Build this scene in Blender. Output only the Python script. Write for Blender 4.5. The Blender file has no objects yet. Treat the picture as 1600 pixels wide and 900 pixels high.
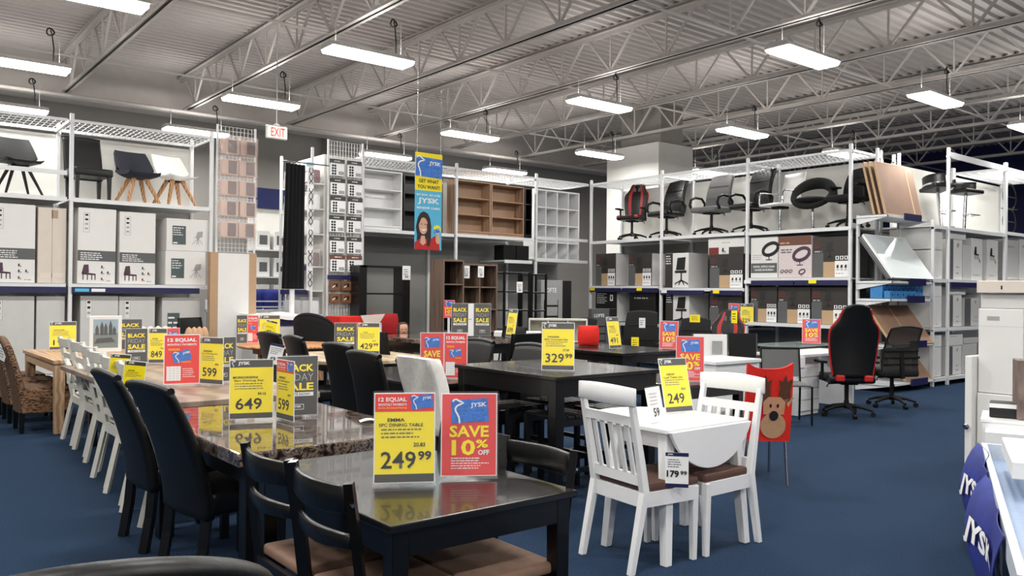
import bpy, bmesh, math, random
from mathutils import Vector, Matrix
random.seed(7)
PI = math.pi
SC = bpy.context.scene
COL = SC.collection

# ---------------------------------------------------------------- camera, world, exposure
def look(yaw, pitch, roll, h, f):
    yaw, pitch, roll = map(math.radians, (yaw, pitch, roll))
    fw = Vector((math.sin(yaw)*math.cos(pitch), math.cos(yaw)*math.cos(pitch), math.sin(pitch)))
    r = Vector((math.cos(yaw), -math.sin(yaw), 0)); u = r.cross(fw)
    c, s = math.cos(roll), math.sin(roll)
    r2 = c*r + s*u; u2 = -s*r + c*u
    m = Matrix((r2, u2, -fw)).transposed().to_4x4(); m.translation = (0, 0, h)
    cd = bpy.data.cameras.new('camera'); cd.sensor_width = 36; cd.lens = f/1600*36; cd.clip_start = .05; cd.clip_end = 200
    co = bpy.data.objects.new('camera', cd); COL.objects.link(co); co.matrix_world = m; SC.camera = co
look(38.9, .31, .58, 1.5, 1290)
W = bpy.data.worlds.new('world'); SC.world = W; W.use_nodes = True
W.node_tree.nodes['Background'].inputs[0].default_value = (.55, .56, .6, 1)
W.node_tree.nodes['Background'].inputs[1].default_value = .05
SC.view_settings.view_transform = 'Standard'; SC.view_settings.look = 'None'
SC.view_settings.exposure = 0.74; SC.view_settings.gamma = 1.0
SC.view_settings.use_curve_mapping = False
LAMP_W = 46.0          # watts of each ceiling fixture
TUBE_E = 9.0           # radiance of the lit tubes

# ---------------------------------------------------------------- materials
MT = {}
def lin(c):
    return tuple((x/12.92 if x <= .04045 else ((x+.055)/1.055)**2.4) for x in c)
def pm(name, col, rough=.5, metal=0., var=.06, scale=30., bump=0., spec=.5, coat=0., stretch=None):
    """principled material, colour given as sRGB 0..1, with a little procedural mottling and relief"""
    if name in MT: return MT[name]
    m = bpy.data.materials.new(name); m.use_nodes = True; nt = m.node_tree; b = nt.nodes['Principled BSDF']
    c = lin(col)
    b.inputs['Roughness'].default_value = rough; b.inputs['Metallic'].default_value = metal
    b.inputs['Specular IOR Level'].default_value = spec; b.inputs['Coat Weight'].default_value = coat
    tc = nt.nodes.new('ShaderNodeTexCoord'); n = nt.nodes.new('ShaderNodeTexNoise')
    n.inputs['Scale'].default_value = scale; n.inputs['Detail'].default_value = 4
    if stretch:
        mp = nt.nodes.new('ShaderNodeMapping'); mp.inputs['Scale'].default_value = stretch
        nt.links.new(tc.outputs['Object'], mp.inputs[0]); nt.links.new(mp.outputs[0], n.inputs['Vector'])
    else: nt.links.new(tc.outputs['Object'], n.inputs['Vector'])
    rp = nt.nodes.new('ShaderNodeValToRGB'); nt.links.new(n.outputs[0], rp.inputs[0])
    rp.color_ramp.elements[0].position = .3; rp.color_ramp.elements[1].position = .7
    rp.color_ramp.elements[0].color = tuple(max(0, x*(1-var)) for x in c)+(1,)
    rp.color_ramp.elements[1].color = tuple(min(1, x*(1+var)) for x in c)+(1,)
    nt.links.new(rp.outputs[0], b.inputs['Base Color'])
    if bump:
        bp = nt.nodes.new('ShaderNodeBump'); bp.inputs['Strength'].default_value = bump; bp.inputs['Distance'].default_value = .01
        nt.links.new(n.outputs[0], bp.inputs['Height']); nt.links.new(bp.outputs[0], b.inputs['Normal'])
    MT[name] = m; return m
def emit(name, col, e):
    m = bpy.data.materials.new(name); m.use_nodes = True; b = m.node_tree.nodes['Principled BSDF']
    b.inputs['Base Color'].default_value = lin(col)+(1,)
    b.inputs['Emission Color'].default_value = lin(col)+(1,); b.inputs['Emission Strength'].default_value = e
    MT[name] = m; return m
def clear(name, tint=(.97, .98, .98), alpha=.16, rough=.05, fres=0):
    m = bpy.data.materials.new(name); m.use_nodes = True; nt = m.node_tree
    b = nt.nodes['Principled BSDF']; b.inputs['Base Color'].default_value = tint+(1,); b.inputs['Roughness'].default_value = rough
    t = nt.nodes.new('ShaderNodeBsdfTransparent'); mx = nt.nodes.new('ShaderNodeMixShader'); mx.inputs[0].default_value = alpha
    if fres:
        fr = nt.nodes.new('ShaderNodeFresnel'); fr.inputs[0].default_value = fres; nt.links.new(fr.outputs[0], mx.inputs[0])
        b.inputs['Metallic'].default_value = 1.
    nt.links.new(t.outputs[0], mx.inputs[1]); nt.links.new(b.outputs[0], mx.inputs[2])
    nt.links.new(mx.outputs[0], nt.nodes['Material Output'].inputs[0]); MT[name] = m; return m
def ramp_tex(name, stops, rough, scale, kind='noise', detail=8, dist=0., stretch=None, coat=0., bump=0., spec=.5):
    m = bpy.data.materials.new(name); m.use_nodes = True; nt = m.node_tree; b = nt.nodes['Principled BSDF']
    b.inputs['Roughness'].default_value = rough; b.inputs['Coat Weight'].default_value = coat; b.inputs['Coat Roughness'].default_value = .03
    b.inputs['Specular IOR Level'].default_value = spec
    tc = nt.nodes.new('ShaderNodeTexCoord'); mp = nt.nodes.new('ShaderNodeMapping')
    if stretch: mp.inputs['Scale'].default_value = stretch
    nt.links.new(tc.outputs['Object'], mp.inputs[0])
    if kind == 'wave':
        n = nt.nodes.new('ShaderNodeTexWave'); n.inputs['Distortion'].default_value = dist; n.inputs['Detail'].default_value = 3
    else:
        n = nt.nodes.new('ShaderNodeTexNoise'); n.inputs['Detail'].default_value = detail; n.inputs['Distortion'].default_value = dist
    n.inputs['Scale'].default_value = scale; nt.links.new(mp.outputs[0], n.inputs['Vector'])
    rp = nt.nodes.new('ShaderNodeValToRGB'); nt.links.new(n.outputs[0], rp.inputs[0])
    el = rp.color_ramp.elements
    el[0].position, el[0].color = stops[0][0], lin(stops[0][1])+(1,)
    el[1].position, el[1].color = stops[-1][0], lin(stops[-1][1])+(1,)
    for p, c in stops[1:-1]:
        e = el.new(p); e.color = lin(c)+(1,)
    nt.links.new(rp.outputs[0], b.inputs['Base Color'])
    if bump:
        bp = nt.nodes.new('ShaderNodeBump'); bp.inputs['Strength'].default_value = bump; bp.inputs['Distance'].default_value = .01
        nt.links.new(n.outputs[0], bp.inputs['Height']); nt.links.new(bp.outputs[0], b.inputs['Normal'])
    MT[name] = m; return m

carpet = ramp_tex('blue_carpet', [(.25, (.112, .17, .248)), (.55, (.136, .205, .293)), (.8, (.168, .243, .333))], .95, 90, detail=6, bump=.6, spec=.1)
deckm = pm('painted_roof_deck', (.78, .75, .73), .7, var=.03, scale=3)
steelp = pm('painted_joist_steel', (.8, .775, .755), .55, var=.03, scale=6)
wallg = pm('grey_painted_wall', (.62, .605, .585), .8, var=.03, scale=2)
walld = pm('warm_dark_grey_wall', (.55, .53, .52), .8, var=.03, scale=2)
wallw = pm('white_painted_wall', (.86, .855, .84), .8, var=.02, scale=3)
wallb = pm('navy_painted_wall', (.06, .1, .32), .7, var=.04, scale=3)
rackw = pm('white_powder_coated_steel', (.87, .875, .88), .35, var=.02, scale=20)
backw = pm('white_back_panel', (.87, .865, .84), .6, var=.02, scale=4)
backg = pm('grey_back_panel', (.56, .555, .54), .6, var=.03, scale=4)
navy = pm('navy_price_rail', (.13, .13, .3), .4)
blackw = pm('black_stained_wood', (.035, .033, .035), .32, var=.3, scale=25, coat=.15, stretch=(1, 8, 1))
espresso = pm('espresso_table_top', (.085, .078, .078), .27, var=.15, scale=14, coat=.3, stretch=(8, 1, 1))
blackl = pm('black_leather', (.04, .04, .043), .42, var=.12, scale=70, bump=.08, spec=.42)
blackm = pm('black_satin_metal', (.04, .04, .043), .4, metal=.3)
blackp = pm('black_plastic', (.04, .04, .042), .6, spec=.3)
blackf = pm('black_fabric', (.04, .041, .045), .9, var=.2, scale=160, bump=.2)
navyf = pm('charcoal_navy_fabric', (.15, .155, .2), .9, var=.15, scale=160, bump=.2)
greyf = pm('mid_grey_fabric', (.4, .4, .4), .85, var=.08, scale=120, bump=.15)
meshf = clear('black_mesh_fabric', (.03, .03, .03), .72, .7)
redf = pm('red_leather', (.68, .11, .1), .45, var=.08, scale=60)
chrome = pm('chrome', (.8, .8, .82), .12, metal=1., var=.02)
whitel = pm('white_lacquer', (.92, .92, .92), .3, var=.015, scale=10, coat=.2)
ivory = pm('ivory_lacquer', (.85, .84, .8), .35, var=.03, scale=10)
whitep = pm('white_plastic', (.9, .9, .89), .4, var=.02)
suede = pm('brown_suede', (.52, .41, .345), .9, var=.12, scale=18, bump=.1)
choc = pm('chocolate_seat_fabric', (.34, .235, .2), .9, var=.1, scale=60, bump=.1)
oak = ramp_tex('light_oak', [(.2, (.62, .49, .37)), (.5, (.7, .565, .43)), (.8, (.76, .63, .5))], .45, 5, 'wave', dist=6, stretch=(1, .25, 1))
honey = ramp_tex('honey_oak', [(.2, (.66, .44, .28)), (.5, (.74, .52, .35)), (.8, (.8, .6, .42))], .42, 5, 'wave', dist=6, stretch=(1, .25, 1))
paleoak = ramp_tex('pale_oak', [(.2, (.66, .58, .47)), (.5, (.73, .65, .53)), (.8, (.78, .71, .6))], .4, 5, 'wave', dist=5, stretch=(.3, 1, 1))
taupe = ramp_tex('taupe_table_top', [(.2, (.5, .425, .375)), (.5, (.56, .485, .43)), (.8, (.6, .525, .47))], .42, 5, 'wave', dist=5, stretch=(.3, 1, 1))
legwood = ramp_tex('beech_leg_wood', [(.2, (.6, .42, .27)), (.5, (.71, .52, .35)), (.8, (.78, .6, .42))], .45, 12, 'wave', dist=4)
walnut = ramp_tex('grey_walnut', [(.2, (.36, .29, .25)), (.5, (.44, .36, .31)), (.8, (.5, .415, .36))], .5, 4, 'wave', dist=5, stretch=(3, 3, .25))
sonoma = ramp_tex('sonoma_oak', [(.2, (.56, .44, .34)), (.5, (.66, .53, .425)), (.8, (.74, .61, .5))], .5, 4, 'wave', dist=5, stretch=(4, 4, .25))
wicker = ramp_tex('woven_wicker', [(.15, (.2, .13, .08)), (.5, (.43, .3, .2)), (.85, (.58, .43, .3))], .7, 34, 'wave', dist=9, stretch=(.5, .5, 1.6), bump=1.)
granite = ramp_tex('polished_granite', [(.3, (.06, .05, .045)), (.42, (.2, .16, .14)), (.5, (.48, .42, .38)), (.57, (.14, .11, .1)), (.68, (.6, .54, .5))], .06, 16, detail=12, dist=1.6, coat=.5, spec=.6)
kraft = pm('kraft_cardboard', (.7, .58, .46), .8, var=.04, scale=20)
mirror_b = pm('bronze_wrapped_board', (.58, .48, .42), .25, var=.05, scale=3, coat=.4)
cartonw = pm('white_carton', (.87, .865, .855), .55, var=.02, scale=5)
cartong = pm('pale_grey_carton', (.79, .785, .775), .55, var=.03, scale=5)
cartonp = pm('bare_cream_carton', (.83, .79, .745), .7, var=.03, scale=6)
cartond = pm('dark_printed_carton', (.2, .185, .175), .5, var=.08, scale=5)
cartonb = pm('black_printed_carton', (.09, .088, .09), .5, var=.1, scale=5)
cartonbr = pm('brown_printed_carton', (.42, .26, .2), .5)
cartonpk = pm('pale_pink_carton', (.84, .79, .79), .5)
ink = pm('black_ink', (.07, .065, .07), .6)
inkg = pm('dark_grey_ink', (.35, .355, .36), .6)
inkgg = pm('slate_green_ink', (.3, .35, .35), .6)
inkl = pm('light_grey_ink', (.62, .62, .62), .6)
inkm = pm('maroon_ink', (.45, .15, .14), .6)
plum = pm('plum_ink', (.3, .2, .27), .6)
paper = pm('white_paper', (.93, .93, .93), .6, var=.01)
yel = pm('sign_yellow', (.99, .9, .06), .5, var=.02, coat=.2)
char = pm('sign_charcoal', (.24, .23, .225), .5, var=.03, coat=.2)
sred = pm('sign_red', (.92, .14, .11), .5, var=.02, coat=.2)
srose = pm('sign_rose_red', (.9, .23, .24), .5, var=.02, coat=.2)
sorange = pm('sign_orange', (.93, .55, .1), .5)
sblue = pm('card_blue', (.14, .44, .8), .4, var=.35, scale=9)
scyan = pm('banner_cyan', (.32, .72, .87), .5, var=.03)
skin = pm('printed_skin', (.85, .65, .55), .6, var=.05)
hair = pm('printed_dark_hair', (.15, .1, .09), .6)
bluebox = pm('blue_printed_box', (.22, .5, .75), .45, var=.12, scale=12)
bluecloth = pm('royal_blue_cloth', (.06, .14, .48), .7, var=.3, scale=6)
plasticw = clear('crinkled_clear_bag', (.95, .93, .93), .2, .12)
acrylic = clear('clear_acrylic', (.95, .97, .98), .035, .04)
glassg = clear('green_edge_glass', (.75, .88, .84), .35, .02)
frost = pm('frosted_white_glass', (.83, .86, .86), .1, var=.03, scale=3, coat=.6)
pillowr = pm('red_pillow_fabric', (.85, .13, .08), .8, var=.05)
crinkle = pm('white_wrapping_film', (.9, .89, .87), .35, var=.05, scale=25, bump=.35)
fur_w = pm('cream_plush', (.83, .78, .74), .95, var=.1, scale=90, bump=.4)
fur_b = pm('tan_plush', (.75, .6, .47), .95, var=.1, scale=90, bump=.4)
deer = pm('reindeer_brown_felt', (.33, .19, .12), .9)
deerl = pm('reindeer_tan_felt', (.75, .55, .42), .9)
padc = pm('pink_beige_seat_pad', (.8, .67, .6), .8, var=.05)
padd = pm('mauve_brown_card', (.4, .29, .27), .6, var=.1)
tube_on = emit('lit_tube', (1., .99, .96), TUBE_E)
exitm = emit('lit_exit_face', (.93, .9, .86), .1)
exitr = emit('exit_red_letters', (.85, .12, .06), .12)

# ---------------------------------------------------------------- mesh builder and scene graph helpers
class MB:
    def __init__(s): s.v = []; s.f = []; s.m = Matrix()
    def at(s, x=0, y=0, z=0, rx=0, ry=0, rz=0):
        s.m = Matrix.Translation((x, y, z)) @ Matrix.Rotation(rz, 4, 'Z') @ Matrix.Rotation(ry, 4, 'Y') @ Matrix.Rotation(rx, 4, 'X'); return s
    def add(s, vs, fs):
        n = len(s.v); s.v += [tuple(s.m @ Vector(p)) for p in vs]; s.f += [tuple(i+n for i in f) for f in fs]; return s
    def box(s, x0, x1, y0, y1, z0, z1):
        return s.add([(x0, y0, z0), (x1, y0, z0), (x1, y1, z0), (x0, y1, z0), (x0, y0, z1), (x1, y0, z1), (x1, y1, z1), (x0, y1, z1)],
                     [(0, 3, 2, 1), (4, 5, 6, 7), (0, 1, 5, 4), (1, 2, 6, 5), (2, 3, 7, 6), (3, 0, 4, 7)])
    def bar(s, p, q, w, d=None, up=(0, 0, 1)):
        """square bar from p to q, w wide and d deep"""
        d = d or w; p, q = Vector(p), Vector(q); a = (q-p).normalized(); u = Vector(up)
        if abs(a.dot(u)) > .98: u = Vector((0, 1, 0))
        r = a.cross(u).normalized()*(w/2); t = r.cross(a).normalized()*(d/2)
        vs = [e+i*r+j*t for e in (p, q) for i, j in ((-1, -1), (1, -1), (1, 1), (-1, 1))]
        return s.add(vs, [(3, 2, 1, 0), (4, 5, 6, 7), (0, 1, 5, 4), (1, 2, 6, 5), (2, 3, 7, 6), (3, 0, 4, 7)])
    def tube(s, pts, r, n=8, closed=False):
        pts = [Vector(p) for p in pts]; k = len(pts); rs = r if isinstance(r, (list, tuple)) else [r]*k
        vs = []; prev = None
        for i, p in enumerate(pts):
            a = pts[(i+1) % k] if (closed or i < k-1) else pts[i]; b = pts[i-1] if (closed or i) else pts[i]
            t = (a-b).normalized()
            if prev is None:
                u = Vector((0, 0, 1)) if abs(t.z) < .9 else Vector((1, 0, 0)); x = t.cross(u).normalized()
            else: x = (prev-t*prev.dot(t)).normalized()
            prev = x; y = t.cross(x)
            vs += [p+rs[i]*(math.cos(2*PI*j/n)*x+math.sin(2*PI*j/n)*y) for j in range(n)]
        fs = [(i*n+j, i*n+(j+1) % n, ((i+1) % k)*n+(j+1) % n, ((i+1) % k)*n+j) for i in range(k if closed else k-1) for j in range(n)]
        if not closed: fs += [tuple(range(n-1, -1, -1)), tuple((k-1)*n+j for j in range(n))]
        return s.add(vs, fs)
    def cyl(s, p, q, r0, r1=None, n=12): return s.tube([p, q], [r0, r0 if r1 is None else r1], n)
    def prism(s, poly, a0, a1, axis='y'):
        """extrude a 2-D outline along an axis: y -> (u,a,v), x -> (a,u,v), z -> (u,v,a)"""
        put = {'y': lambda u, v, a: (u, a, v), 'x': lambda u, v, a: (a, u, v), 'z': lambda u, v, a: (u, v, a)}[axis]
        n = len(poly); vs = [put(u, v, a0) for u, v in poly]+[put(u, v, a1) for u, v in poly]
        fs = [tuple(range(n)), tuple(range(2*n-1, n-1, -1))]+[(i, n+i, n+(i+1) % n, (i+1) % n) for i in range(n)]
        return s.add(vs, fs)
    def lathe(s, prof, n=20):
        k = len(prof); vs = [(r*math.cos(2*PI*j/n), r*math.sin(2*PI*j/n), z) for r, z in prof for j in range(n)]
        fs = [(i*n+j, i*n+(j+1) % n, (i+1)*n+(j+1) % n, (i+1)*n+j) for i in range(k-1) for j in range(n)]
        fs += [tuple(range(n-1, -1, -1)), tuple((k-1)*n+j for j in range(n))]
        return s.add(vs, fs)
    def sheet(s, fn, nu, nv, th=(0, 0, 0)):
        """surface fn(u,v) -> point, thickened by the vector th (or th(u,v))"""
        g = []; t = th if callable(th) else (lambda u, v: th)
        for k in (0, 1):
            for j in range(nv+1):
                for i in range(nu+1):
                    u, v = i/nu, j/nv; p = Vector(fn(u, v)); g.append(p+Vector(t(u, v)) if k else p)
        N = (nu+1)*(nv+1); I = lambda i, j, k: k*N+j*(nu+1)+i; fs = []
        for j in range(nv):
            for i in range(nu):
                fs.append((I(i, j, 0), I(i+1, j, 0), I(i+1, j+1, 0), I(i, j+1, 0))); fs.append((I(i, j+1, 1), I(i+1, j+1, 1), I(i+1, j, 1), I(i, j, 1)))
        for i in range(nu):
            fs.append((I(i+1, 0, 0), I(i, 0, 0), I(i, 0, 1), I(i+1, 0, 1))); fs.append((I(i, nv, 0), I(i+1, nv, 0), I(i+1, nv, 1), I(i, nv, 1)))
        for j in range(nv):
            fs.append((I(0, j, 0), I(0, j+1, 0), I(0, j+1, 1), I(0, j, 1))); fs.append((I(nu, j+1, 0), I(nu, j, 0), I(nu, j, 1), I(nu, j+1, 1)))
        return s.add(g, fs)
    def stroke(s, pts, w, y=0.):
        """flat ribbon of width w along 2-D points, lying in the x-z plane"""
        P = [Vector(p) for p in pts]; vs = []
        for i, p in enumerate(P):
            t = (P[min(i+1, len(P)-1)]-P[max(i-1, 0)]).normalized(); n = Vector((-t.y, t.x))*w/2
            vs += [(p.x+n.x, y, p.y+n.y), (p.x-n.x, y, p.y-n.y)]
        return s.add(vs, [(2*i, 2*i+1, 2*i+3, 2*i+2) for i in range(len(P)-1)])
    def poly(s, pts, y=0.): return s.add([(u, y, v) for u, v in pts], [tuple(range(len(pts)))])
    def mesh(s, name, bevel=0., smooth=False, seg=1, sub=0):
        me = bpy.data.meshes.new(name); bm = bmesh.new()
        vs = [bm.verts.new(p) for p in s.v]
        for f in s.f:
            try: bm.faces.new([vs[i] for i in f])
            except ValueError: pass
        if bevel:
            bmesh.ops.recalc_face_normals(bm, faces=bm.faces)
            bmesh.ops.bevel(bm, geom=list(bm.edges), offset=bevel, segments=seg, profile=.6, affect='EDGES', clamp_overlap=True)
        bmesh.ops.recalc_face_normals(bm, faces=bm.faces)
        if smooth:
            for f in bm.faces: f.smooth = True
        bm.to_mesh(me); bm.free()
        if smooth and bpy.app.version >= (4, 1):
            try: me.set_sharp_from_angle(angle=math.radians(50))
            except Exception: pass
        return me
    def build(s, name, mat, parent=None, bevel=0., smooth=False, seg=1):
        return obj(name, s.mesh(name, bevel, smooth, seg), mat, parent)
def obj(name, me, mat, parent=None):
    if mat is not None and not len(me.materials): me.materials.append(mat)
    o = bpy.data.objects.new(name, me); COL.objects.link(o)
    if parent: o.parent = parent
    return o
def B(): return MB()
def tag(o, label=None, cat=None, group=None, kind=None):
    if label: o['label'] = label
    if cat: o['category'] = cat
    if group: o['group'] = group
    if kind: o['kind'] = kind
    return o
def thing(name, label, cat, loc=(0, 0, 0), rz=0., group=None):
    o = bpy.data.objects.new(name, None); COL.objects.link(o); o.location = loc; o.rotation_euler = (0, 0, rz); o.empty_display_size = .1
    return tag(o, label, cat, group)
def dup(root, label, loc, rz, group=None, rot=None, scale=None):
    def cp(o, par):
        c = o.copy(); COL.objects.link(c); c.parent = par
        for ch in KIDS.get(o.name) or list(o.children): cp(ch, c)
        return c
    r = cp(root, None); r.location = loc; r.rotation_euler = rot or (0, 0, rz); r['label'] = label
    if group: r['group'] = group
    if scale: r.scale = scale
    return r
KIDS = {}
PROTO = {}
def make(kind, fn, label, loc, rz=0., group=None, rot=None, scale=None):
    """first call builds the thing, later calls copy it with all its parts"""
    if kind in PROTO: return dup(PROTO[kind], label, loc, rz, group, rot, scale)
    o = fn(label); PROTO[kind] = o; o.location = loc; o.rotation_euler = rot or (0, 0, rz)
    if group: o['group'] = group
    if scale: o.scale = scale
    return o
def D(a): return math.radians(a)

# ---------------------------------------------------------------- lettering and flat print
TX = {}
def text_mesh(s, bold=0., narrow=1.):
    k = (s, bold, narrow)
    if k in TX: return TX[k]
    cu = bpy.data.curves.new('lettering', 'FONT'); cu.body = s; cu.size = 1; cu.align_x = 'CENTER'; cu.align_y = 'BOTTOM_BASELINE'
    cu.offset = bold; cu.resolution_u = 2; cu.fill_mode = 'FRONT'
    o = bpy.data.objects.new('t', cu); COL.objects.link(o)
    dg = bpy.context.evaluated_depsgraph_get(); me = bpy.data.meshes.new_from_object(o.evaluated_get(dg)); me.name = 'lettering'
    me.transform(Matrix.Rotation(PI/2, 4, 'X')); bpy.data.objects.remove(o)
    xs = [v.co.x for v in me.vertices] or [0]; zs = [v.co.z for v in me.vertices] or [0]
    me.materials.clear(); TX[k] = (me, min(xs), max(xs), min(zs), max(zs)); return TX[k]
def text(parent, s, mat, cx, z0, h, w=None, y=-.002, bold=.012, name='lettering'):
    """text with its capitals h tall, centred on cx, squeezed or stretched to width w, on the front (-y) of the parent"""
    me, x0, x1, a, b = text_mesh(s, bold)
    sz = h/(b-a) if b > a else h; sx = w/(x1-x0) if w else sz
    key = (s, bold, mat.name)
    if key not in TX:
        m2 = me.copy(); m2.materials.append(mat); TX[key] = m2
    o = bpy.data.objects.new(name, TX[key]); COL.objects.link(o); o.parent = parent
    o.location = (cx-(x0+x1)/2*sx, y, z0-a*sz); o.scale = (sx, 1, sz); return o
FL = {}
def flat(parent, name, mat, x0, x1, z0, z1, y=-.001):
    """flat printed field on the front of the parent"""
    k = mat.name
    if k not in FL:
        me = bpy.data.meshes.new('printed_field'); me.from_pydata([(0, 0, 0), (1, 0, 0), (1, 0, 1), (0, 0, 1)], [], [(0, 1, 2, 3)]); me.materials.append(mat); FL[k] = me
    o = bpy.data.objects.new(name, FL[k]); COL.objects.link(o); o.parent = parent
    o.location = (x0, y, z0); o.scale = (x1-x0, 1, z1-z0); return o
BIRD = [(-.02, .78), (.1, .92), (.3, .96), (.48, .86), (.72, .74), (.95, .64), (.72, .56), (.5, .5), (.3, .4), (.18, .22), (.2, .02), (.34, -.2), (.46, -.45), (.5, -.72), (.5, -.95)]
def card(parent, cx, cz, w, tilt=0., y=-.003):
    """blue payment card picture with a bird outline and the shop's letters"""
    h = w*.62
    c = flat(parent, 'card_picture', sblue, 0, 1, 0, 1, y); c.scale = (w, 1, h)
    c.location = (cx-w/2*math.cos(tilt), y, cz-h/2-w/2*math.sin(tilt)); c.rotation_euler = (0, -tilt, 0)
    ww = 1/w
    t = text(parent, 'JYSK', paper, 0, 0, h*.24, w*.44, y-.001, .03); m = Matrix.Rotation(-tilt, 4, 'Y')
    t.location = Vector((cx, y-.001, cz)) + (m @ Vector((w*.23, 0, h*.16))); t.rotation_euler = (0, -tilt, 0)
    b = B().stroke([(u*w*.3, v*h*.55) for u, v in BIRD], w*.045).build('bird_outline', paper, parent)
    b.location = Vector((cx, y-.0015, cz)) + (m @ Vector((-w*.46, 0, 0))); b.rotation_euler = (0, -tilt, 0)
    return c
def lines(parent, mat, x0, x1, z, n, dz, h, y=-.002):
    """small print too fine to read: thin ragged lines of ink joined into one field"""
    m = B()
    for i in range(n):
        L = x1-(x1-x0)*(.05+.3*random.random()); a = x0
        while a < L-.002:
            w = min((.3+random.random()*.9)*h*4, L-a); m.add([(a, y, z-i*dz), (a+w, y, z-i*dz), (a+w, y, z-i*dz+h), (a, y, z-i*dz+h)], [(0, 1, 2, 3)]); a += w+h*.8
    return tag(m.build('small_print', mat, parent), kind='stuff')
def pnl(parent, w, h, x=0, y=0, z=0, rz=0, lean=0, name='panel', mat=None):
    p = B().box(-w/2, w/2, 0, .003, 0, h).build(name, mat or paper, parent)
    p.location = (x, y, z); p.rotation_euler = (-lean, 0, rz); return p
def yellow(p, w, h, price, name1='', name2='', cents='', mon='', foot=True, top=True, red_top=False):
    b = .135*h
    flat(p, 'yellow_field', yel, -w/2+.004, w/2-.004, .004, h-.004)
    if red_top:
        flat(p, 'red_field', sred, -w/2+.004, w/2-.004, h*.79, h-.004, -.0015)
        text(p, '12 EQUAL', paper, -w*.2, h*.895, h*.055, w*.46, -.003, .03); text(p, 'MONTHLY PAYMENTS', paper, -w*.2, h*.855, h*.028, w*.46, -.003, .02)
        text(p, 'No Fee, No Interest Financing', yel, -w*.2, h*.82, h*.022, w*.46, -.003); card(p, w*.29, h*.9, w*.36, D(6))
    elif top:
        flat(p, 'dark_band', char, -w/2+.004, w/2-.004, h-b, h-.004, -.0015)
        text(p, 'JYSK', paper, -w*.17, h-b*.78, b*.52, w*.27, -.003, .04)
        o = B().stroke([(u*w*.1, v*b*.42) for u, v in BIRD], w*.016).build('bird_outline', paper, p); o.location = (-w*.46, -.003, h-b*.5)
    if foot: flat(p, 'dark_band', char, -w/2+.004, w/2-.004, .004, h*.1, -.0015)
    if name1: text(p, name1, ink, -w*.14, h*.68, h*.038, min(w*.56, len(name1)*w*.07), -.003, .02)
    if name2: text(p, name2, ink, -w*.06, h*.625, h*.036, min(w*.72, len(name2)*w*.048), -.003, .012)
    lines(p, inkg, -w*.38, w*.36, h*.585, 3, h*.042, h*.014)
    if mon: text(p, mon, ink, w*.24, h*.4, h*.045, None, -.003, .02)
    t = len(price)
    text(p, price, ink, (-.1 if cents else -.06)*w, h*.16, h*.19, w*(.2*t if t < 4 else .7)*(.95 if cents else 1.0), -.003, .012)
    if cents: text(p, cents, ink, w*.33, h*.25, h*.1, w*.22, -.003, .03)
def save10(p, w, h):
    flat(p, 'red_field', srose, -w/2+.004, w/2-.004, .004, h-.004)
    card(p, .02*w, h*.79, w*.66, D(3))
    text(p, 'SAVE', yel, 0, h*.47, h*.14, w*.7, -.003, .028); text(p, '10', yel, -.1*w, h*.25, h*.19, w*.42, -.003, .028)
    text(p, '%', yel, .23*w, h*.34, h*.1, w*.22, -.003, .03); text(p, 'OFF', paper, .26*w, h*.255, h*.06, w*.2, -.003, .03)
    lines(p, paper, -w*.32, w*.4, h*.21, 5, h*.03, h*.012)
def blackfri(p, w, h, crop=False):
    flat(p, 'charcoal_field', char, -w/2+.002, w/2-.002, .002, h-.002)
    text(p, 'BLACK', yel, 0, h*.74, h*.12, w*.78, -.003, .03); text(p, 'FRIDAY', inkl, 0, h*.585, h*.12, w*.78, -.003, -.005)
    text(p, 'SALE', yel, 0, h*.42, h*.13, w*.78, -.003, .03)
    flat(p, 'white_strip', paper, -w*.39, w*.39, h*.325, h*.39, -.002); text(p, 'STARTS NOW!', char, 0, h*.337, h*.042, w*.6, -.003, .02)
    flat(p, 'white_frame', paper, -w*.16, w*.16, h*.1, h*.19, -.002); flat(p, 'charcoal_inset', char, -w*.148, w*.148, h*.108, h*.182, -.0025)
    text(p, 'JYSK', paper, 0, h*.125, h*.042, w*.2, -.003, .04)
def equal12(p, w, h):
    flat(p, 'red_field', sred, -w/2+.006, w/2-.006, .006, h-.006)
    text(p, '12 EQUAL', paper, 0, h*.84, h*.085, w*.8, -.003, .045); text(p, 'MONTHLY PAYMENTS', paper, 0, h*.775, h*.042, w*.8, -.003, .025)
    flat(p, 'orange_strip', sorange, -w*.38, -.06*w, h*.675, h*.72, -.002); card(p, .03*w, h*.565, w*.5, D(14))
    flat(p, 'orange_strip', sorange, -.02*w, w*.25, h*.43, h*.46, -.0045)
    flat(p, 'white_table', paper, -w*.42, -.03*w, h*.07, h*.36, -.002)
    m = B()
    for i in range(1, 6): m.add([(-w*.42, -.003, h*(.07+.29*i/6)), (-w*.03, -.003, h*(.07+.29*i/6)), (-w*.03, -.003, h*(.073+.29*i/6)), (-w*.42, -.003, h*(.073+.29*i/6))], [(0, 1, 2, 3)])
    for i in range(1, 4): m.add([(-w*(.42-.39*i/4), -.003, h*.07), (-w*(.415-.39*i/4), -.003, h*.07), (-w*(.415-.39*i/4), -.003, h*.36), (-w*(.42-.39*i/4), -.003, h*.36)], [(0, 1, 2, 3)])
    m.build('ruled_grid', inkl, p)
    lines(p, paper, w*.02, w*.42, h*.3, 5, h*.04, h*.012)
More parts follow.
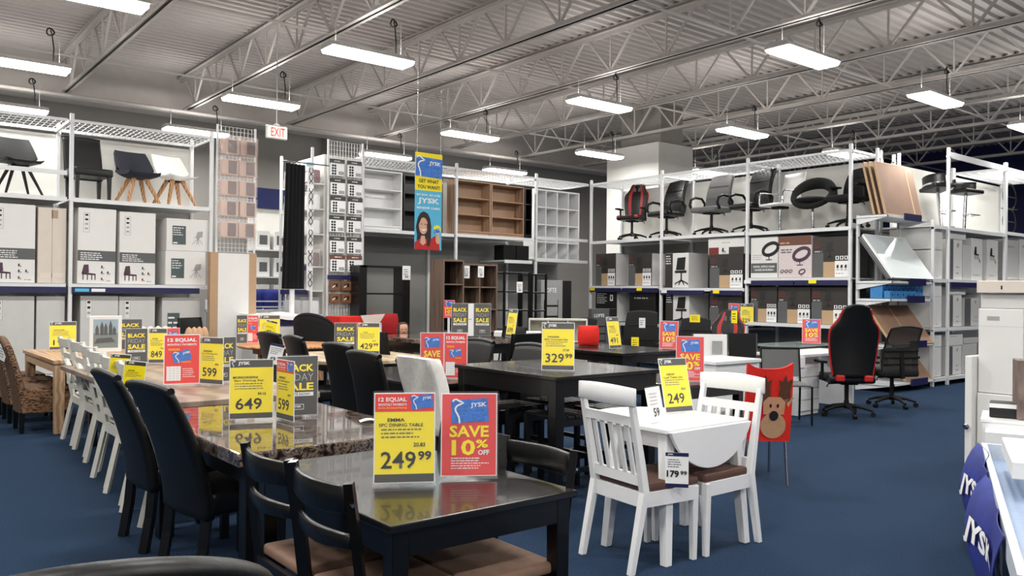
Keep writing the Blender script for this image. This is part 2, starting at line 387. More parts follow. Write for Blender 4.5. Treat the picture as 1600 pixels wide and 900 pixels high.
def sign(label, loc, rz, panels, group=None, stand=True):
    """desk sign: panels = [(fill, w, h, x, y, rz, lean)] standing in a clear acrylic holder"""
    t = thing('table_sign', label, 'sign', loc, rz, group)
    for fill, w, h, x, y, a, lean in panels:
        p = pnl(t, w, h, x, y, .012, a, lean); fill(p, w, h)
        if stand:
            B().box(-w/2-.004, w/2+.004, -.006, -.004, -.01, h+.008).build('acrylic_sleeve', acrylic, p)
            k = B().box(-w/2-.004, w/2+.004, -.006, .07, 0, .004).build('acrylic_foot', acrylic, t); k.location = (x, y, .001); k.rotation_euler = (0, 0, a)
    return t
Yw = lambda *a, **k: (lambda p, w, h: yellow(p, w, h, *a, **k))

# ================================================================ the building
X0, X1, Y0, Y1, ZD, ZJ = -9., 27., -9., 19.2, 6.1, 5.3
def struct(name, mb, mat, **k): return tag(mb.build(name, mat, **k), kind='structure')
struct('floor', B().box(X0, X1, Y0, Y1, -.1, 0), carpet)
struct('wall_back', B().box(X0, X1, Y1, Y1+.2, 0, ZD+.2), wallg)
struct('wall_far_right', B().box(X1, X1+.2, Y0, Y1, 0, ZD+.2), wallb)
struct('wall_left', B().box(X0-.2, X0, Y0, Y1, 0, ZD+.2), wallg)
struct('wall_front', B().box(X0, X1, Y0-.2, Y0, 0, ZD+.2), wallg)
# corrugated roof deck, flutes running along x
def deck():
    m = B(); y = Y0; p = .2; prof = []
    while y < Y1:
        prof += [(y, ZD), (y+.07, ZD), (y+.09, ZD+.05), (y+.18, ZD+.05)]; y += p
    prof.append((y, ZD))
    vs = [(x, a, z) for x in (X0, X1) for a, z in prof]; n = len(prof)
    m.add(vs, [(i, i+1, n+i+1, n+i) for i in range(n-1)])
    return m
ceiling = struct('ceiling', deck(), deckm)
struct('trim_1', B().box(X0, X1, Y0, Y1, ZD+.07, ZD+.2), deckm)
# open-web joists along y: two chords and zig-zag web bars
YE = 18.5; bay = 1.24
bar_me = {}
def web_bar(kind):
    if kind not in bar_me:
        a, b = ((0, 0, .04), (0, bay/2, ZD-ZJ-.05)) if kind == 0 else (((0, 0, ZD-ZJ-.05), (0, bay/2, .04)) if kind == 1 else ((0, 0, .04), (0, 0, ZD-ZJ-.05)))
        bar_me[kind] = B().bar(a, b, .035 if kind < 2 else .025).mesh('web_bar'); bar_me[kind].materials.append(steelp)
    return bar_me[kind]
chord_me = None
for k in range(-3, 10):
    x = 3.28+2.32*k; ys = Y0 if x > 4 else 2.
    lo = B().box(x-.075, x-.012, ys, YE-.3, ZJ, ZJ+.012).box(x+.012, x+.075, ys, YE-.3, ZJ, ZJ+.012).box(x-.024, x-.012, ys, YE-.3, ZJ, ZJ+.075).box(x+.012, x+.024, ys, YE-.3, ZJ, ZJ+.075)
    j = lo.build('joist', steelp, ceiling)
    B().box(x-.075, x+.075, ys, Y1, ZD-.075, ZD-.06).box(x-.024, x-.012, ys, Y1, ZD-.14, ZD-.06).box(x+.012, x+.024, ys, Y1, ZD-.14, ZD-.06).box(x-.075, x+.075, ys, Y1, ZD-.012, ZD-.002).build('top_chord', steelp, j)
    y = YE-.4
    while y-bay/2 > max(ys, .8) and (x > 0 or y > 6):
        for kk, yy in ((0, y-bay/2), (1, y-bay), (2, y-bay/2)):
            o = obj('web_bar', web_bar(kk), None, j); o.location = (x, yy, ZJ)
        y -= bay
# bridging angles and a sprinkler main across the joists
for i, (y, z, r) in enumerate(((3.5, ZJ+.03, .02), (7.4, ZJ+.03, .02), (11.3, ZJ+.03, .02), (15.2, ZJ+.03, .02), (17.6, ZJ-.12, .04))):
    B().tube([(X0, y, z), (X1, y, z)], r, 8).build('bridging_rod' if r < .03 else 'conduit', steelp, ceiling, smooth=True)
B().box(X0, X1, 18.45, 18.62, ZJ-.02, ZD).build('girder', steelp, ceiling)
B().box(X0, X1, 18.3, 18.8, ZJ-.04, ZJ-.02).build('girder_flange', steelp, ceiling)
# boxed-in column behind the corner racks, with a narrower shaft above
struct('wall_column', B().box(14.9, 16.15, 13.0, 14.7, 0, 5.1), wallw)
struct('trim_2', B().box(15.2, 16., 13.2, 14.5, 5.1, ZD), wallg)
struct('wall_pilaster', B().box(9.3, 9.8, 18.9, 19.2, 0, ZD), wallg)

# ---------------------------------------------------------------- suspended ceiling fixtures
def fixture(label):
    t = thing('ceiling_light', label, 'light')
    B().prism([(-.19, 0), (.19, 0), (.13, .07), (-.13, .07)], -.63, .63, 'x').build('housing', whitep, t)
    B().prism([(-.15, -.05), (.15, -.05), (.185, -.002), (-.185, -.002)], -.62, .62, 'x').build('diffuser', tube_on, t, bevel=.01)
    for s in (-1, 1):
        B().tube([(s*.5, 0, .06), (s*.5, 0, .58)], .004, 5).build('hanger_wire', steelp, t)
    B().tube([(.42, 0, .06), (.43, .02, .3), (.4, .0, .5), (.38, 0, .56)], .009, 6).tube([(.38+.05*math.cos(a*PI/6), .02*math.sin(a), .53+.05*math.sin(a*PI/6)) for a in range(12)], .012, 6, closed=True).build('power_cord', blackp, t, smooth=True)
    l = bpy.data.objects.new('lamp', ld); COL.objects.link(l); l.parent = t; l.location = (0, 0, -.056)
    l = bpy.data.objects.new('deck_fill', lu); COL.objects.link(l); l.parent = t; l.location = (0, 0, .08); l.rotation_euler = (PI, 0, 0)
    return t
lu = bpy.data.lights.new('added_deck_fill', 'AREA'); lu.shape = 'RECTANGLE'; lu.size = 1.2; lu.size_y = .2; lu.energy = LAMP_W*.17; lu.color = (1., .985, .95)  # added upward fill lamp that brightens the roof deck
ld = bpy.data.lights.new('fixture_lamp', 'AREA'); ld.shape = 'RECTANGLE'; ld.size = 1.2; ld.size_y = .34; ld.energy = LAMP_W; ld.color = (1., .985, .95)
def lamp(x, y, label, z=4.7, warm=None):
    make('fixture', fixture, label, (x, y, z), 0, 'suspended strip lights')
for x, y, lb in ((1.9, 13.6, 'strip light cut by the left edge, black cord coiled above it'), (2.0, 9.95, 'strip light cut by the top edge at the upper left corner'),
                 (2.2, 17.07, 'low-looking strip light at far left just above the chair rack'), (5.47, 13.62, 'strip light directly behind and above the exit sign'),
                 (5.51, 9.98, 'large bright strip light above and right of the exit sign'), (5.5, 17.07, 'strip light mostly hidden behind the left chair rack top'),
                 (9.9, 13.67, 'strip light above the hanging vertical banner'), (13.5, 13.55, 'strip light left of the boxed white column'),
                 (9.9, 9.95, 'strip light above and left of the boxed white column'), (13.7, 9.8, 'strip light above the middle of the office chair rack'),
                 (9.93, 6.15, 'large strip light high above the right hand rack'), (13.7, 6.1, 'strip light above the bar stools rack'), (17.4, 6.0, 'strip light at the right edge in front of the navy wall')):
    lamp(x, y, lb)
for x, y, lb in ((17.5, 9.8, 'far strip light beyond the office chair rack'), (17.5, 13.6, 'far strip light behind the boxed column'), (9.9, 17.07, 'far strip light over the back wall near the banner'),
                 (13.5, 17.07, 'far strip light over the back wall behind the column'), (5.6, 6.1, 'strip light over the dining tables, outside the picture'), (1.9, 6.1, 'strip light over the granite table, outside the picture'),
                 (5.6, 2.3, 'strip light over the drop leaf table, outside the picture'), (9.9, 2.3, 'strip light over the right aisle, outside the picture'), (1.9, 2.3, 'strip light over the front table, outside the picture'),
                 (13.7, 2.3, 'strip light over the far right aisle, outside the picture'), (-1.9, 6.1, 'strip light left of the dining tables, outside the picture'), (-1.9, 2.3, 'strip light left of the camera, outside the picture'),
                 (-1.9, 9.95, 'strip light over the left aisle, outside the picture'), (-1.9, 13.6, 'strip light over the left rack, outside the picture'), (5.6, -1.5, 'strip light behind the camera to the right'), (1.9, -1.5, 'strip light behind the camera'),
                 (17.5, 2.3, 'strip light at far right, outside the picture'), (21.3, 6.0, 'farthest strip light towards the navy wall'), (9.9, -1.5, 'added unseen strip light behind the camera far to the right'), (-1.9, -1.5, 'added unseen strip light behind the camera to the left'), (1.9, -5.2, 'added unseen rear strip light well behind the camera'), (5.6, -5.2, 'added unseen rear strip light behind the camera, right of the middle'), (-1.9, -5.2, 'added unseen rear strip light behind the camera, left of the middle'), (-5.7, 2.3, 'added unseen strip light far left of the camera'), (-5.7, -1.5, 'added unseen strip light far left behind the camera')):  # unseen fixtures behind and far left of camera added to light sign faces
    lamp(x, y, lb)

# ---------------------------------------------------------------- exit sign and hanging banner
t = thing('exit_sign', 'white box sign with red EXIT letters hanging on a rod', 'sign', (5.06, 12., 3.79))
B().box(-.165, .165, -.03, .03, 0, .2).build('housing', whitep, t, bevel=.012)
f = B().box(-.15, .15, -.034, -.03, .012, .188).build('lit_face', exitm, t)
text(t, 'EXIT', exitr, .01, .035, .13, .22, -.036, .004)
B().lathe([(.05, .2), (.05, .215), (.02, .24), (.008, .25)], 14).build('canopy', whitep, t, smooth=True)
B().tube([(0, 0, .24), (0, 0, 2.32)], .008, 8).build('hanging_rod', whitep, t)
t = thing('hanging_banner', 'tall yellow and cyan advertising banner with a smiling woman in red', 'banner', (6.51, 10., 2.1))
bw, bh = .46, 1.39
p = B().box(-bw/2, bw/2, 0, .004, 0, bh).build('banner_sheet', scyan, t)
flat(p, 'yellow_field', yel, -bw/2, bw/2, bh*.61, bh); card(p, .0, bh*.852, bw*.98, D(-2))
text(p, 'GET WHAT', ink, 0, bh*.69, bh*.038, bw*.74, -.003, .025); text(p, 'YOU WANT!', ink, 0, bh*.63, bh*.038, bw*.84, -.003, .025)
text(p, 'BUY NOW - PAY LATER', paper, 0, bh*.555, bh*.022, bw*.88, -.003, .03); text(p, 'JYSK', paper, 0, bh*.465, bh*.07, bw*.8, -.003, .03); text(p, 'BENEFIT CARD', paper, 0, bh*.42, bh*.022, bw*.86, -.003, .03)
def ell(cx, cz, rx, rz, n=20, a0=0): return [(cx+rx*math.cos(2*PI*i/n+a0), cz+rz*math.sin(2*PI*i/n+a0)) for i in range(n)]
B().poly([(-.2, .02), (-.19, .2), (-.21, .32), (-.18, .45), (-.14, .52), (-.08, .55), (-.01, .52), (.03, .45), (.05, .34), (.045, .2), (.03, .04), (-.08, .0)], -.002).build('printed_hair', hair, p)
B().poly([(-.23, .0), (-.23, .1), (-.13, .16), (.03, .15), (.1, .2), (.18, .18), (.2, .0)], -.0025).build('printed_red_top', pm('printed_red_cloth', (.72, .12, .12), .6), p)
B().poly([(-.12, .2), (-.06, .2), (-.04, .1), (-.09, .06), (-.14, .1)], -.003).build('printed_neck', skin, p)
B().poly(ell(-.085, .34, .075, .12), -.0035).build('printed_face', skin, p)
B().poly([(-.125, .295), (-.105, .275), (-.075, .268), (-.05, .28), (-.038, .298), (-.08, .29)], -.004).build('printed_smile', paper, p)
for s in (-.116, -.054): B().poly(ell(s, .365, .014, .007, 10), -.004).build('printed_eye', hair, p)
B().poly([(-.16, .36), (-.165, .46), (-.1, .5), (-.03, .49), (.0, .42), (-.005, .36), (-.03, .44), (-.07, .475), (-.12, .45)], -.0042).build('printed_fringe', hair, p)
B().poly([(-.03, .36), (.01, .42), (.045, .34), (.045, .15), (.02, .05), (-.03, .06), (-.01, .2)], -.0044).build('printed_lock', hair, p)
B().poly(ell(.15, .3, .065, .065), -.003).build('printed_yellow_disc', yel, p)
B().poly(ell(.165, .16, .04, .07), -.0045).build('printed_hand', skin, p); card(p, .15, .28, .1, D(10), -.005)
for s in (-1, 1): B().tube([(s*.2, 0, bh), (s*.2, 0, 4.01)], .0015, 4).build('hanging_wire', steelp, t)

# ---------------------------------------------------------------- store racks
DEP = .95
def rack(label, loc, rz, w, shelves, h=3.95, last=True, wire=True, back=None, rails=(), posts=True, dep=DEP, zback=0., back2=None, bare=()):
    """one bay: square posts, deck boards on beams, a wire deck on top, optional back panel and navy price rails"""
    t = thing('storage_rack', label, 'shelving', loc, rz, 'white steel storage racks')
    for x in ((0, w) if last else (0,)):
        for y in (0, dep):
            xx = .025 if x == 0 else w-.025
            B().box(xx-.025, xx+.025, y-.025, y+.025, 0, h).build('post', rackw, t, bevel=.004)
            for z in list(shelves)+[h-.1]: B().box(max(0, xx-.035), min(w, xx+.035), y-.032, y+.032, z-.055, z-.035).build('clip', rackw, t)
    for z in shelves:
        B().box(.03, w-.03, -.02, .02, z-.06, z).build('beam', rackw, t); B().box(.03, w-.03, dep-.02, dep+.02, z-.06, z).build('beam', rackw, t)
        if z not in bare: B().box(.03, w-.03, .02, dep-.02, z-.03, z-.004).build('shelf_board', rackw, t)
    if wire:
        z = h-.1
        B().box(.03, w-.03, -.015, .015, z-.02, z+.02).build('beam', rackw, t); B().box(.03, w-.03, dep-.015, dep+.015, z-.02, z+.02).build('beam', rackw, t)
        m = B(); n = int(w/.075)
        for i in range(1, n): m.box(i*w/n-.004, i*w/n+.004, 0, dep, z-.004, z+.004)
        for i in range(1, 5): m.box(.03, w-.03, i*dep/5-.005, i*dep/5+.005, z-.014, z-.004)
        tag(m.build('wire_deck', rackw, t), kind='stuff')
        for x in (0, w): B().box(max(x-.02, 0), min(x+.02, w), 0, dep, z-.03, z+.01).build('cross_bar', rackw, t)
    if back: B().box(0, w, dep+.03, dep+.05, zback, h-.16).build('back_panel', back, t)
    if back2: B().box(0, w, dep+.03, dep+.05, 0, zback).build('back_panel', back2, t)
    for z, a, b in rails: B().box(a, b, -.045, -.026, z-.13, z-.045).build('price_rail', navy, t)
    return t
rack('left rack bay cut by the left edge, holding a black shell chair', (.42, 12.9, 0), 0, 2., (2.77, 1.56, .3), last=False, back=backw, rails=((1.56, .03, 1.97),))
B().box(.45, 2.39, 12.885, 12.905, 3.08, 3.14).build('storage_beam', rackw)
tag(bpy.data.objects['storage_beam'], 'single white bar across the left rack in front of the shell chair', 'beam')
rack('left rack bay with three chairs on top and tall white chair cartons', (2.42, 12.9, 0), 0, 2., (2.77, 1.56, .3), back=backw, rails=((1.56, .04, 1.8),))
rack('back rack bay holding a white and a black bookcase', (7.0, 12.9, 0), 0, 2., (2.6,), last=False, back=backg)
rack('back rack bay holding two wood-grain bookcases', (9.0, 12.9, 0), 0, 2., (2.61, ), last=False, back=backg)
rack('corner rack bay around a white cube shelf', (11.0, 12.9, 0), 0, 1.52, (2.66, 2.2), last=False, back=backg, bare=(2.66,))
rack('office chair rack bay in the corner, red racing chair on top', (12.56, 12.88, 0), -PI/2, 1.99, (2.62, 1.66, .9), last=False, back=backw, rails=((1.66, .04, .95), (1.66, 1.0, 1.95)), zback=2.6, back2=backg)
rack('middle office chair rack bay with a grey chair on top', (12.56, 10.89, 0), -PI/2, 2., (2.63, 1.62, .9), last=False, back=backw, rails=((1.62, .04, 1.1), (1.62, 1.25, 1.95)), zback=2.6, back2=backg)
rack('office chair rack bay nearest the leaning boards', (12.56, 8.89, 0), -PI/2, 2., (2.62, 1.8, 1.02), last=True, back=backw, rails=((1.8, .04, .98), (1.8, 1.0, 1.95)), zback=2.6, back2=backg)
rack('right rack bay beside the leaning boards, full of white cartons', (14.06, 6.3, 0), 0, .56, (2.7, 1.8, .98, .14), h=2.78, last=False, wire=False, back=backw, zback=2.4, back2=cartong)
rack('right rack bay with two bar stools on top', (14.62, 6.3, 0), 0, 2.44, (2.7, 1.8, .98, .14), h=4.05, last=True, wire=False, back=backw, rails=((1.8, .05, 2.4),), zback=2.4, back2=cartong)
rack('right rack bay cut by the right edge', (17.06, 6.3, 0), 0, 2.4, (2.75, 1.85, .98, .14), h=4.05, wire=True, back=backw, zback=2.4, back2=cartong)
B().box(14.6, 17.1, 6.28, 6.31, 3.88, 3.98).build('top_beam', rackw)
tag(bpy.data.objects['top_beam'], 'pale steel beam across the top of the bar stool rack', 'beam')

# ================================================================ furniture builders (front of everything faces local -y)
def legs4(t, x, y0, y1, h, s, mat, taper=.7, splay=0.):
    for a in (-1, 1):
        for yy, sg in ((y0, -1), (y1, 1)):
            m = B(); k = s*taper/2; dx, dy = a*splay, sg*splay
            m.add([(a*x+dx-k, yy+dy-k, 0), (a*x+dx+k, yy+dy-k, 0), (a*x+dx+k, yy+dy+k, 0), (a*x+dx-k, yy+dy+k, 0), (a*x-s/2, yy-s/2, h), (a*x+s/2, yy-s/2, h), (a*x+s/2, yy+s/2, h), (a*x-s/2, yy+s/2, h)],
                  [(0, 3, 2, 1), (4, 5, 6, 7), (0, 1, 5, 4), (1, 2, 6, 5), (2, 3, 7, 6), (3, 0, 4, 7)])
            m.build('leg', mat, t, bevel=.003)
def parsons(mat, h=1.0, w=.46, wood=blackw, wrap=False, roll=.13, sweep=0.):
    def fn(label):
        t = thing('parsons_chair', label, 'chair')
        B().box(-w/2, w/2, -.25, .2, .36, .48).build('seat', mat, t, bevel=.03, seg=3, smooth=True)
        z0 = .34
        def bk(u, v):
            x = (u-.5)*w; c = .02*(1-(2*u-1)**2)
            return (x, .17+roll*v**1.7+c, z0+(h-z0)*v-.02*(2*u-1)**2*v)
        B().sheet(bk, 8, 12, lambda u, v: (0, .06-.015*v, 0)).build('backrest', mat, t, bevel=.012, smooth=True)
        B().tube([tuple(Vector(bk(u/8, 1))+Vector((0, .022, .0))) for u in range(9)], .024, 8).build('top_roll', mat, t, smooth=True)
        if sweep:
            for a in (-1, 1):
                B().bar((a*(w/2-.04), -.21, 0), (a*(w/2-.04), -.21, .37), .045).build('leg', wood, t, bevel=.003); B().tube([(a*(w/2-.04), .2+sweep, 0), (a*(w/2-.04), .2+sweep*.35, .2), (a*(w/2-.04), .2, .4)], .032, 4).build('leg', wood, t)
        else: legs4(t, w/2-.04, -.21, .2, .37, .05, wood)
        if wrap:
            B().sheet(lambda u, v: (-w*.54+u*w*.9, .155+roll*(.28+.76*v)**1.7+.01*math.sin(9*u+7*v), .5+(h-.48)*v), 8, 8, lambda u, v: (0, .095, .006)).build('wrapping_film', crinkle, t, bevel=.006, smooth=True)
        return t
    return fn
def rail_back_chair(label):
    """black chair: two curved back rails between square posts, brown suede pad"""
    t = thing('dining_chair', label, 'chair'); w = .42
    for s in (-1, 1):
        B().tube([(s*w/2, .2, 0), (s*w/2, .185, .42), (s*w/2, .215, .66), (s*w/2, .25, .89)], .021, 4).build('back_post', blackw, t)
        B().bar((s*(w/2-.02), -.2, 0), (s*(w/2-.02), -.2, .43), .036).build('leg', blackw, t, bevel=.003)
        B().bar((s*(w/2-.015), -.19, .18), (s*(w/2-.015), .18, .18), .022, .03).build('stretcher', blackw, t)
        B().bar((s*(w/2-.012), -.19, .405), (s*(w/2-.012), .18, .405), .022, .05).build('seat_rail', blackw, t)
        B().cyl((s*(w/2+.012), .246, .82), (s*(w/2+.0225), .246, .82), .006, n=8).build('bolt', chrome, t)
    B().bar((-w/2, -.2, .405), (w/2, -.2, .405), .022, .05).build('seat_rail', blackw, t); B().bar((-w/2, .19, .405), (w/2, .19, .405), .022, .05).build('seat_rail', blackw, t)
    for z0, z1, c, yy in ((.79, .875, .035, .236), (.67, .715, .03, .217)):
        B().sheet(lambda u, v: ((u-.5)*(w-.03), yy+c*math.sin(PI*u), z0+(z1-z0)*v-.012*math.sin(PI*u)*(1-v)), 8, 1, (0, .02, 0)).build('back_rail', blackw, t, bevel=.003, smooth=True)
    B().box(-w/2+.005, w/2-.005, -.225, .175, .43, .475).build('seat_pad', suede, t, bevel=.018, seg=3, smooth=True)
    return t
def slat_chair(label, mat=whitel, pad=choc):
    """white chair: tall back with a broad curved top rail, thin rail and five slats, brown pad"""
    t = thing('dining_chair', label, 'chair'); w = .42; h = 1.0
    Y = lambda z: .19+max(0, z-.45)*.2
    for s in (-1, 1):
        B().add([(s*w/2+a, yy+b, z) for z, yy, k in ((0, .28, .018), (.43, .19, .022), (.6, Y(.6), .02), (.93, Y(.93), .016)) for a, b in ((-k, -k), (k, -k), (k, k), (-k, k))],
                [(0, 3, 2, 1), (12, 13, 14, 15)]+[(4*i+j, 4*i+(j+1) % 4, 4*i+4+(j+1) % 4, 4*i+4+j) for i in range(3) for j in range(4)]).build('back_post', mat, t, bevel=.003)
        B().add([(s*(w/2-.02)+a*k, -.2+b*k, z) for z, k in ((0, .016), (.42, .022)) for a, b in ((-1, -1), (1, -1), (1, 1), (-1, 1))], [(0, 3, 2, 1), (4, 5, 6, 7), (0, 1, 5, 4), (1, 2, 6, 5), (2, 3, 7, 6), (3, 0, 4, 7)]).build('leg', mat, t, bevel=.003)
        B().bar((s*(w/2-.01), -.19, .385), (s*(w/2-.01), .18, .385), .024, .08).build('seat_rail', mat, t)
    B().bar((-w/2, -.2, .385), (w/2, -.2, .385), .024, .08).build('seat_rail', mat, t); B().bar((-w/2, .19, .385), (w/2, .19, .385), .024, .08).build('seat_rail', mat, t)
    B().sheet(lambda u, v: ((u-.5)*(w+.06), Y(.94)+.03*math.sin(PI*u)-.012, .9+.095*v+.012*math.sin(PI*u)*v), 10, 1, (0, .022, 0)).build('top_rail', mat, t, bevel=.004, smooth=True)
    B().bar((-w/2+.01, Y(.815), .815), (w/2-.01, Y(.815), .815), .024, .05).build('back_rail', mat, t)
    B().bar((-w/2+.01, Y(.5)-.005, .49), (w/2-.01, Y(.5)-.005, .49), .024, .06).build('back_rail', mat, t)
    for i in range(5):
        x = (i-2)*w*.165; B().bar((x, Y(.5), .51), (x, Y(.81), .8), .03, .012, up=(0, 1, 0)).build('slat', mat, t)
    B().box(-w/2+.005, w/2-.005, -.225, .175, .425, .47).build('seat_pad', pad, t, bevel=.016, seg=2, smooth=True)
    return t
def ivory_chair(kind):
    def fn(label):
        t = thing('dining_chair', label, 'chair'); w = .44; Y = lambda z: .2+max(0, z-.45)*.24; mat = ivory
        for s in (-1, 1):
            B().tube([(s*w/2, .3, 0), (s*w/2, .21, .42), (s*w/2, Y(.7), .7), (s*w/2, Y(1.02), 1.02)], .024, 4).build('back_post', mat, t)
            B().bar((s*(w/2-.02), -.2, 0), (s*(w/2-.02), -.2, .44), .042).build('leg', mat, t, bevel=.003); B().bar((s*(w/2-.01), -.19, .4), (s*(w/2-.01), .19, .4), .024, .07).build('seat_rail', mat, t)
        B().bar((-w/2, .21, .4), (w/2, .21, .4), .024, .07).build('seat_rail', mat, t)
        B().sheet(lambda u, v: ((u-.5)*w, Y(.97)+.035*math.sin(PI*u)-.012, .93+.085*v), 8, 1, (0, .024, 0)).build('top_rail', mat, t, bevel=.004)
        if kind == 'ladder':
            for z in (.82, .7): B().sheet(lambda u, v: ((u-.5)*w, Y(z)+.03*math.sin(PI*u)-.01, z-.03+.06*v), 8, 1, (0, .02, 0)).build('back_rail', mat, t, bevel=.003)
        else:
            B().bar((-w/2, Y(.84), .84), (w/2, Y(.84), .84), .022, .05).build('back_rail', mat, t)
            for s in (-1, 1): B().bar((-s*w/2, Y(.56)+s*.008, .56), (s*w/2, Y(.82)+s*.008, .82), .016, .045, up=(0, 1, 0)).build('cross_slat', mat, t)
        B().bar((-w/2, Y(.53), .53), (w/2, Y(.53), .53), .022, .05).build('back_rail', mat, t)
        B().box(-w/2, w/2, -.23, .19, .435, .465).build('seat', mat, t, bevel=.008)
        return t
    return fn
def wicker_chair(label):
    t = thing('wicker_chair', label, 'chair'); w = .5
    B().sheet(lambda u, v: ((u-.5)*w, .17+.16*v**1.5+.03*(2*u-1)**2*-1, .2+.8*v-.1*(2*u-1)**2*v), 12, 16, lambda u, v: (0, .07, .0)).build('backrest', wicker, t, bevel=.015, smooth=True)
    B().box(-w/2, w/2, -.27, .2, .2, .47).build('seat', wicker, t, bevel=.03, seg=2, smooth=True)
    legs4(t, w/2-.05, -.22, .2, .22, .055, blackw)
    return t
def table(name, label, cat, loc, w, l, h, top, leg, th=.03, ls=.07, apron=.09, inset=.03, rz=0., group=None, edge=None, splay=0.):
    """top w (x) by l (y), origin at the centre of the footprint"""
    t = thing(name, label, cat, loc, rz, group)
    B().box(-w/2, w/2, -l/2, l/2, h-th, h).build('table_top', top, t, bevel=.006 if not edge else edge, seg=2)
    a, b = w/2-inset, l/2-inset
    for s in (-1, 1):
        B().box(s*(a-.015)-.012, s*(a-.015)+.012, -b+ls, b-ls, h-th-apron, h-th).build('apron', leg, t); B().box(-a+ls, a-ls, s*(b-.015)-.012, s*(b-.015)+.012, h-th-apron, h-th).build('apron', leg, t)
    legs4(t, a-ls/2, -b+ls/2, b-ls/2, h-th, ls, leg, .85, splay)
    return t
def shell_chair(shell, legm, low=False, th=.014, lr=.024):
    def fn(label):
        t = thing('shell_chair', label, 'chair')
        def f(u, v):
            x = (u-.5)*(.5-.06*max(0, v-.5))
            if v < .5: q = v/.5; return (x*(.86+.14*q), -.25+.4*q, .47-.035*math.sin(PI*q)+.09*abs(2*u-1)**2.5*(.3+.7*q))
            q = (v-.5)/.5; return (x*(1-.1*q*q), .15+.13*q-.1*(abs(2*u-1)**2)*(1-.6*q), .47+.37*q+.09*abs(2*u-1)**2.5*(1-q))
        B().sheet(f, 12, 16, (0, th*.6, -th)).build('shell', shell, t, smooth=True)
        if low: B().box(-.2, .2, -.22, .14, .45, .49).build('seat_cushion', shell, t, bevel=.018, seg=2, smooth=True)
        B().lathe([(.08, .4), (.09, .425), (.06, .44)], 12).build('hub', blackp, t, smooth=True)
        for a in (45, 135, 225, 315):
            c, s = math.cos(D(a)), math.sin(D(a)); B().tube([(c*.1, s*.1, .43), (c*.31, s*.31, 0)], [lr, lr*.6], 8).build('leg', legm, t, smooth=True)
        return t
    return fn
def star_base(t, mat, r=.31, casters=True, z=.06):
    for k in range(5):
        a = 2*PI*k/5+.3; c, s = math.cos(a), math.sin(a)
        B().tube([(c*.02, s*.02, z+.075), (c*r*.6, s*r*.6, z+.05), (c*r, s*r, z+.012)], [.03, .022, .016], 6).build('base_arm', mat, t, smooth=True)
        if casters:
            B().at(c*r, s*r, .03, rz=a).cyl((0, -.022, 0), (0, .022, 0), .03, n=12).build('caster', blackp, t, smooth=True)
    B().cyl((0, 0, z+.03), (0, 0, z+.13), .035, .03).build('base_hub', mat, t, smooth=True)
def ipol(v, T=((0, .84), (.3, .98), (.6, 1.06), (.7, .98), (.8, .72), (.9, .62), (1.01, .5))):
    for (a, p), (b, r) in zip(T, T[1:]):
        if a <= v <= b: return p+(r-p)*(v-a)/(b-a)
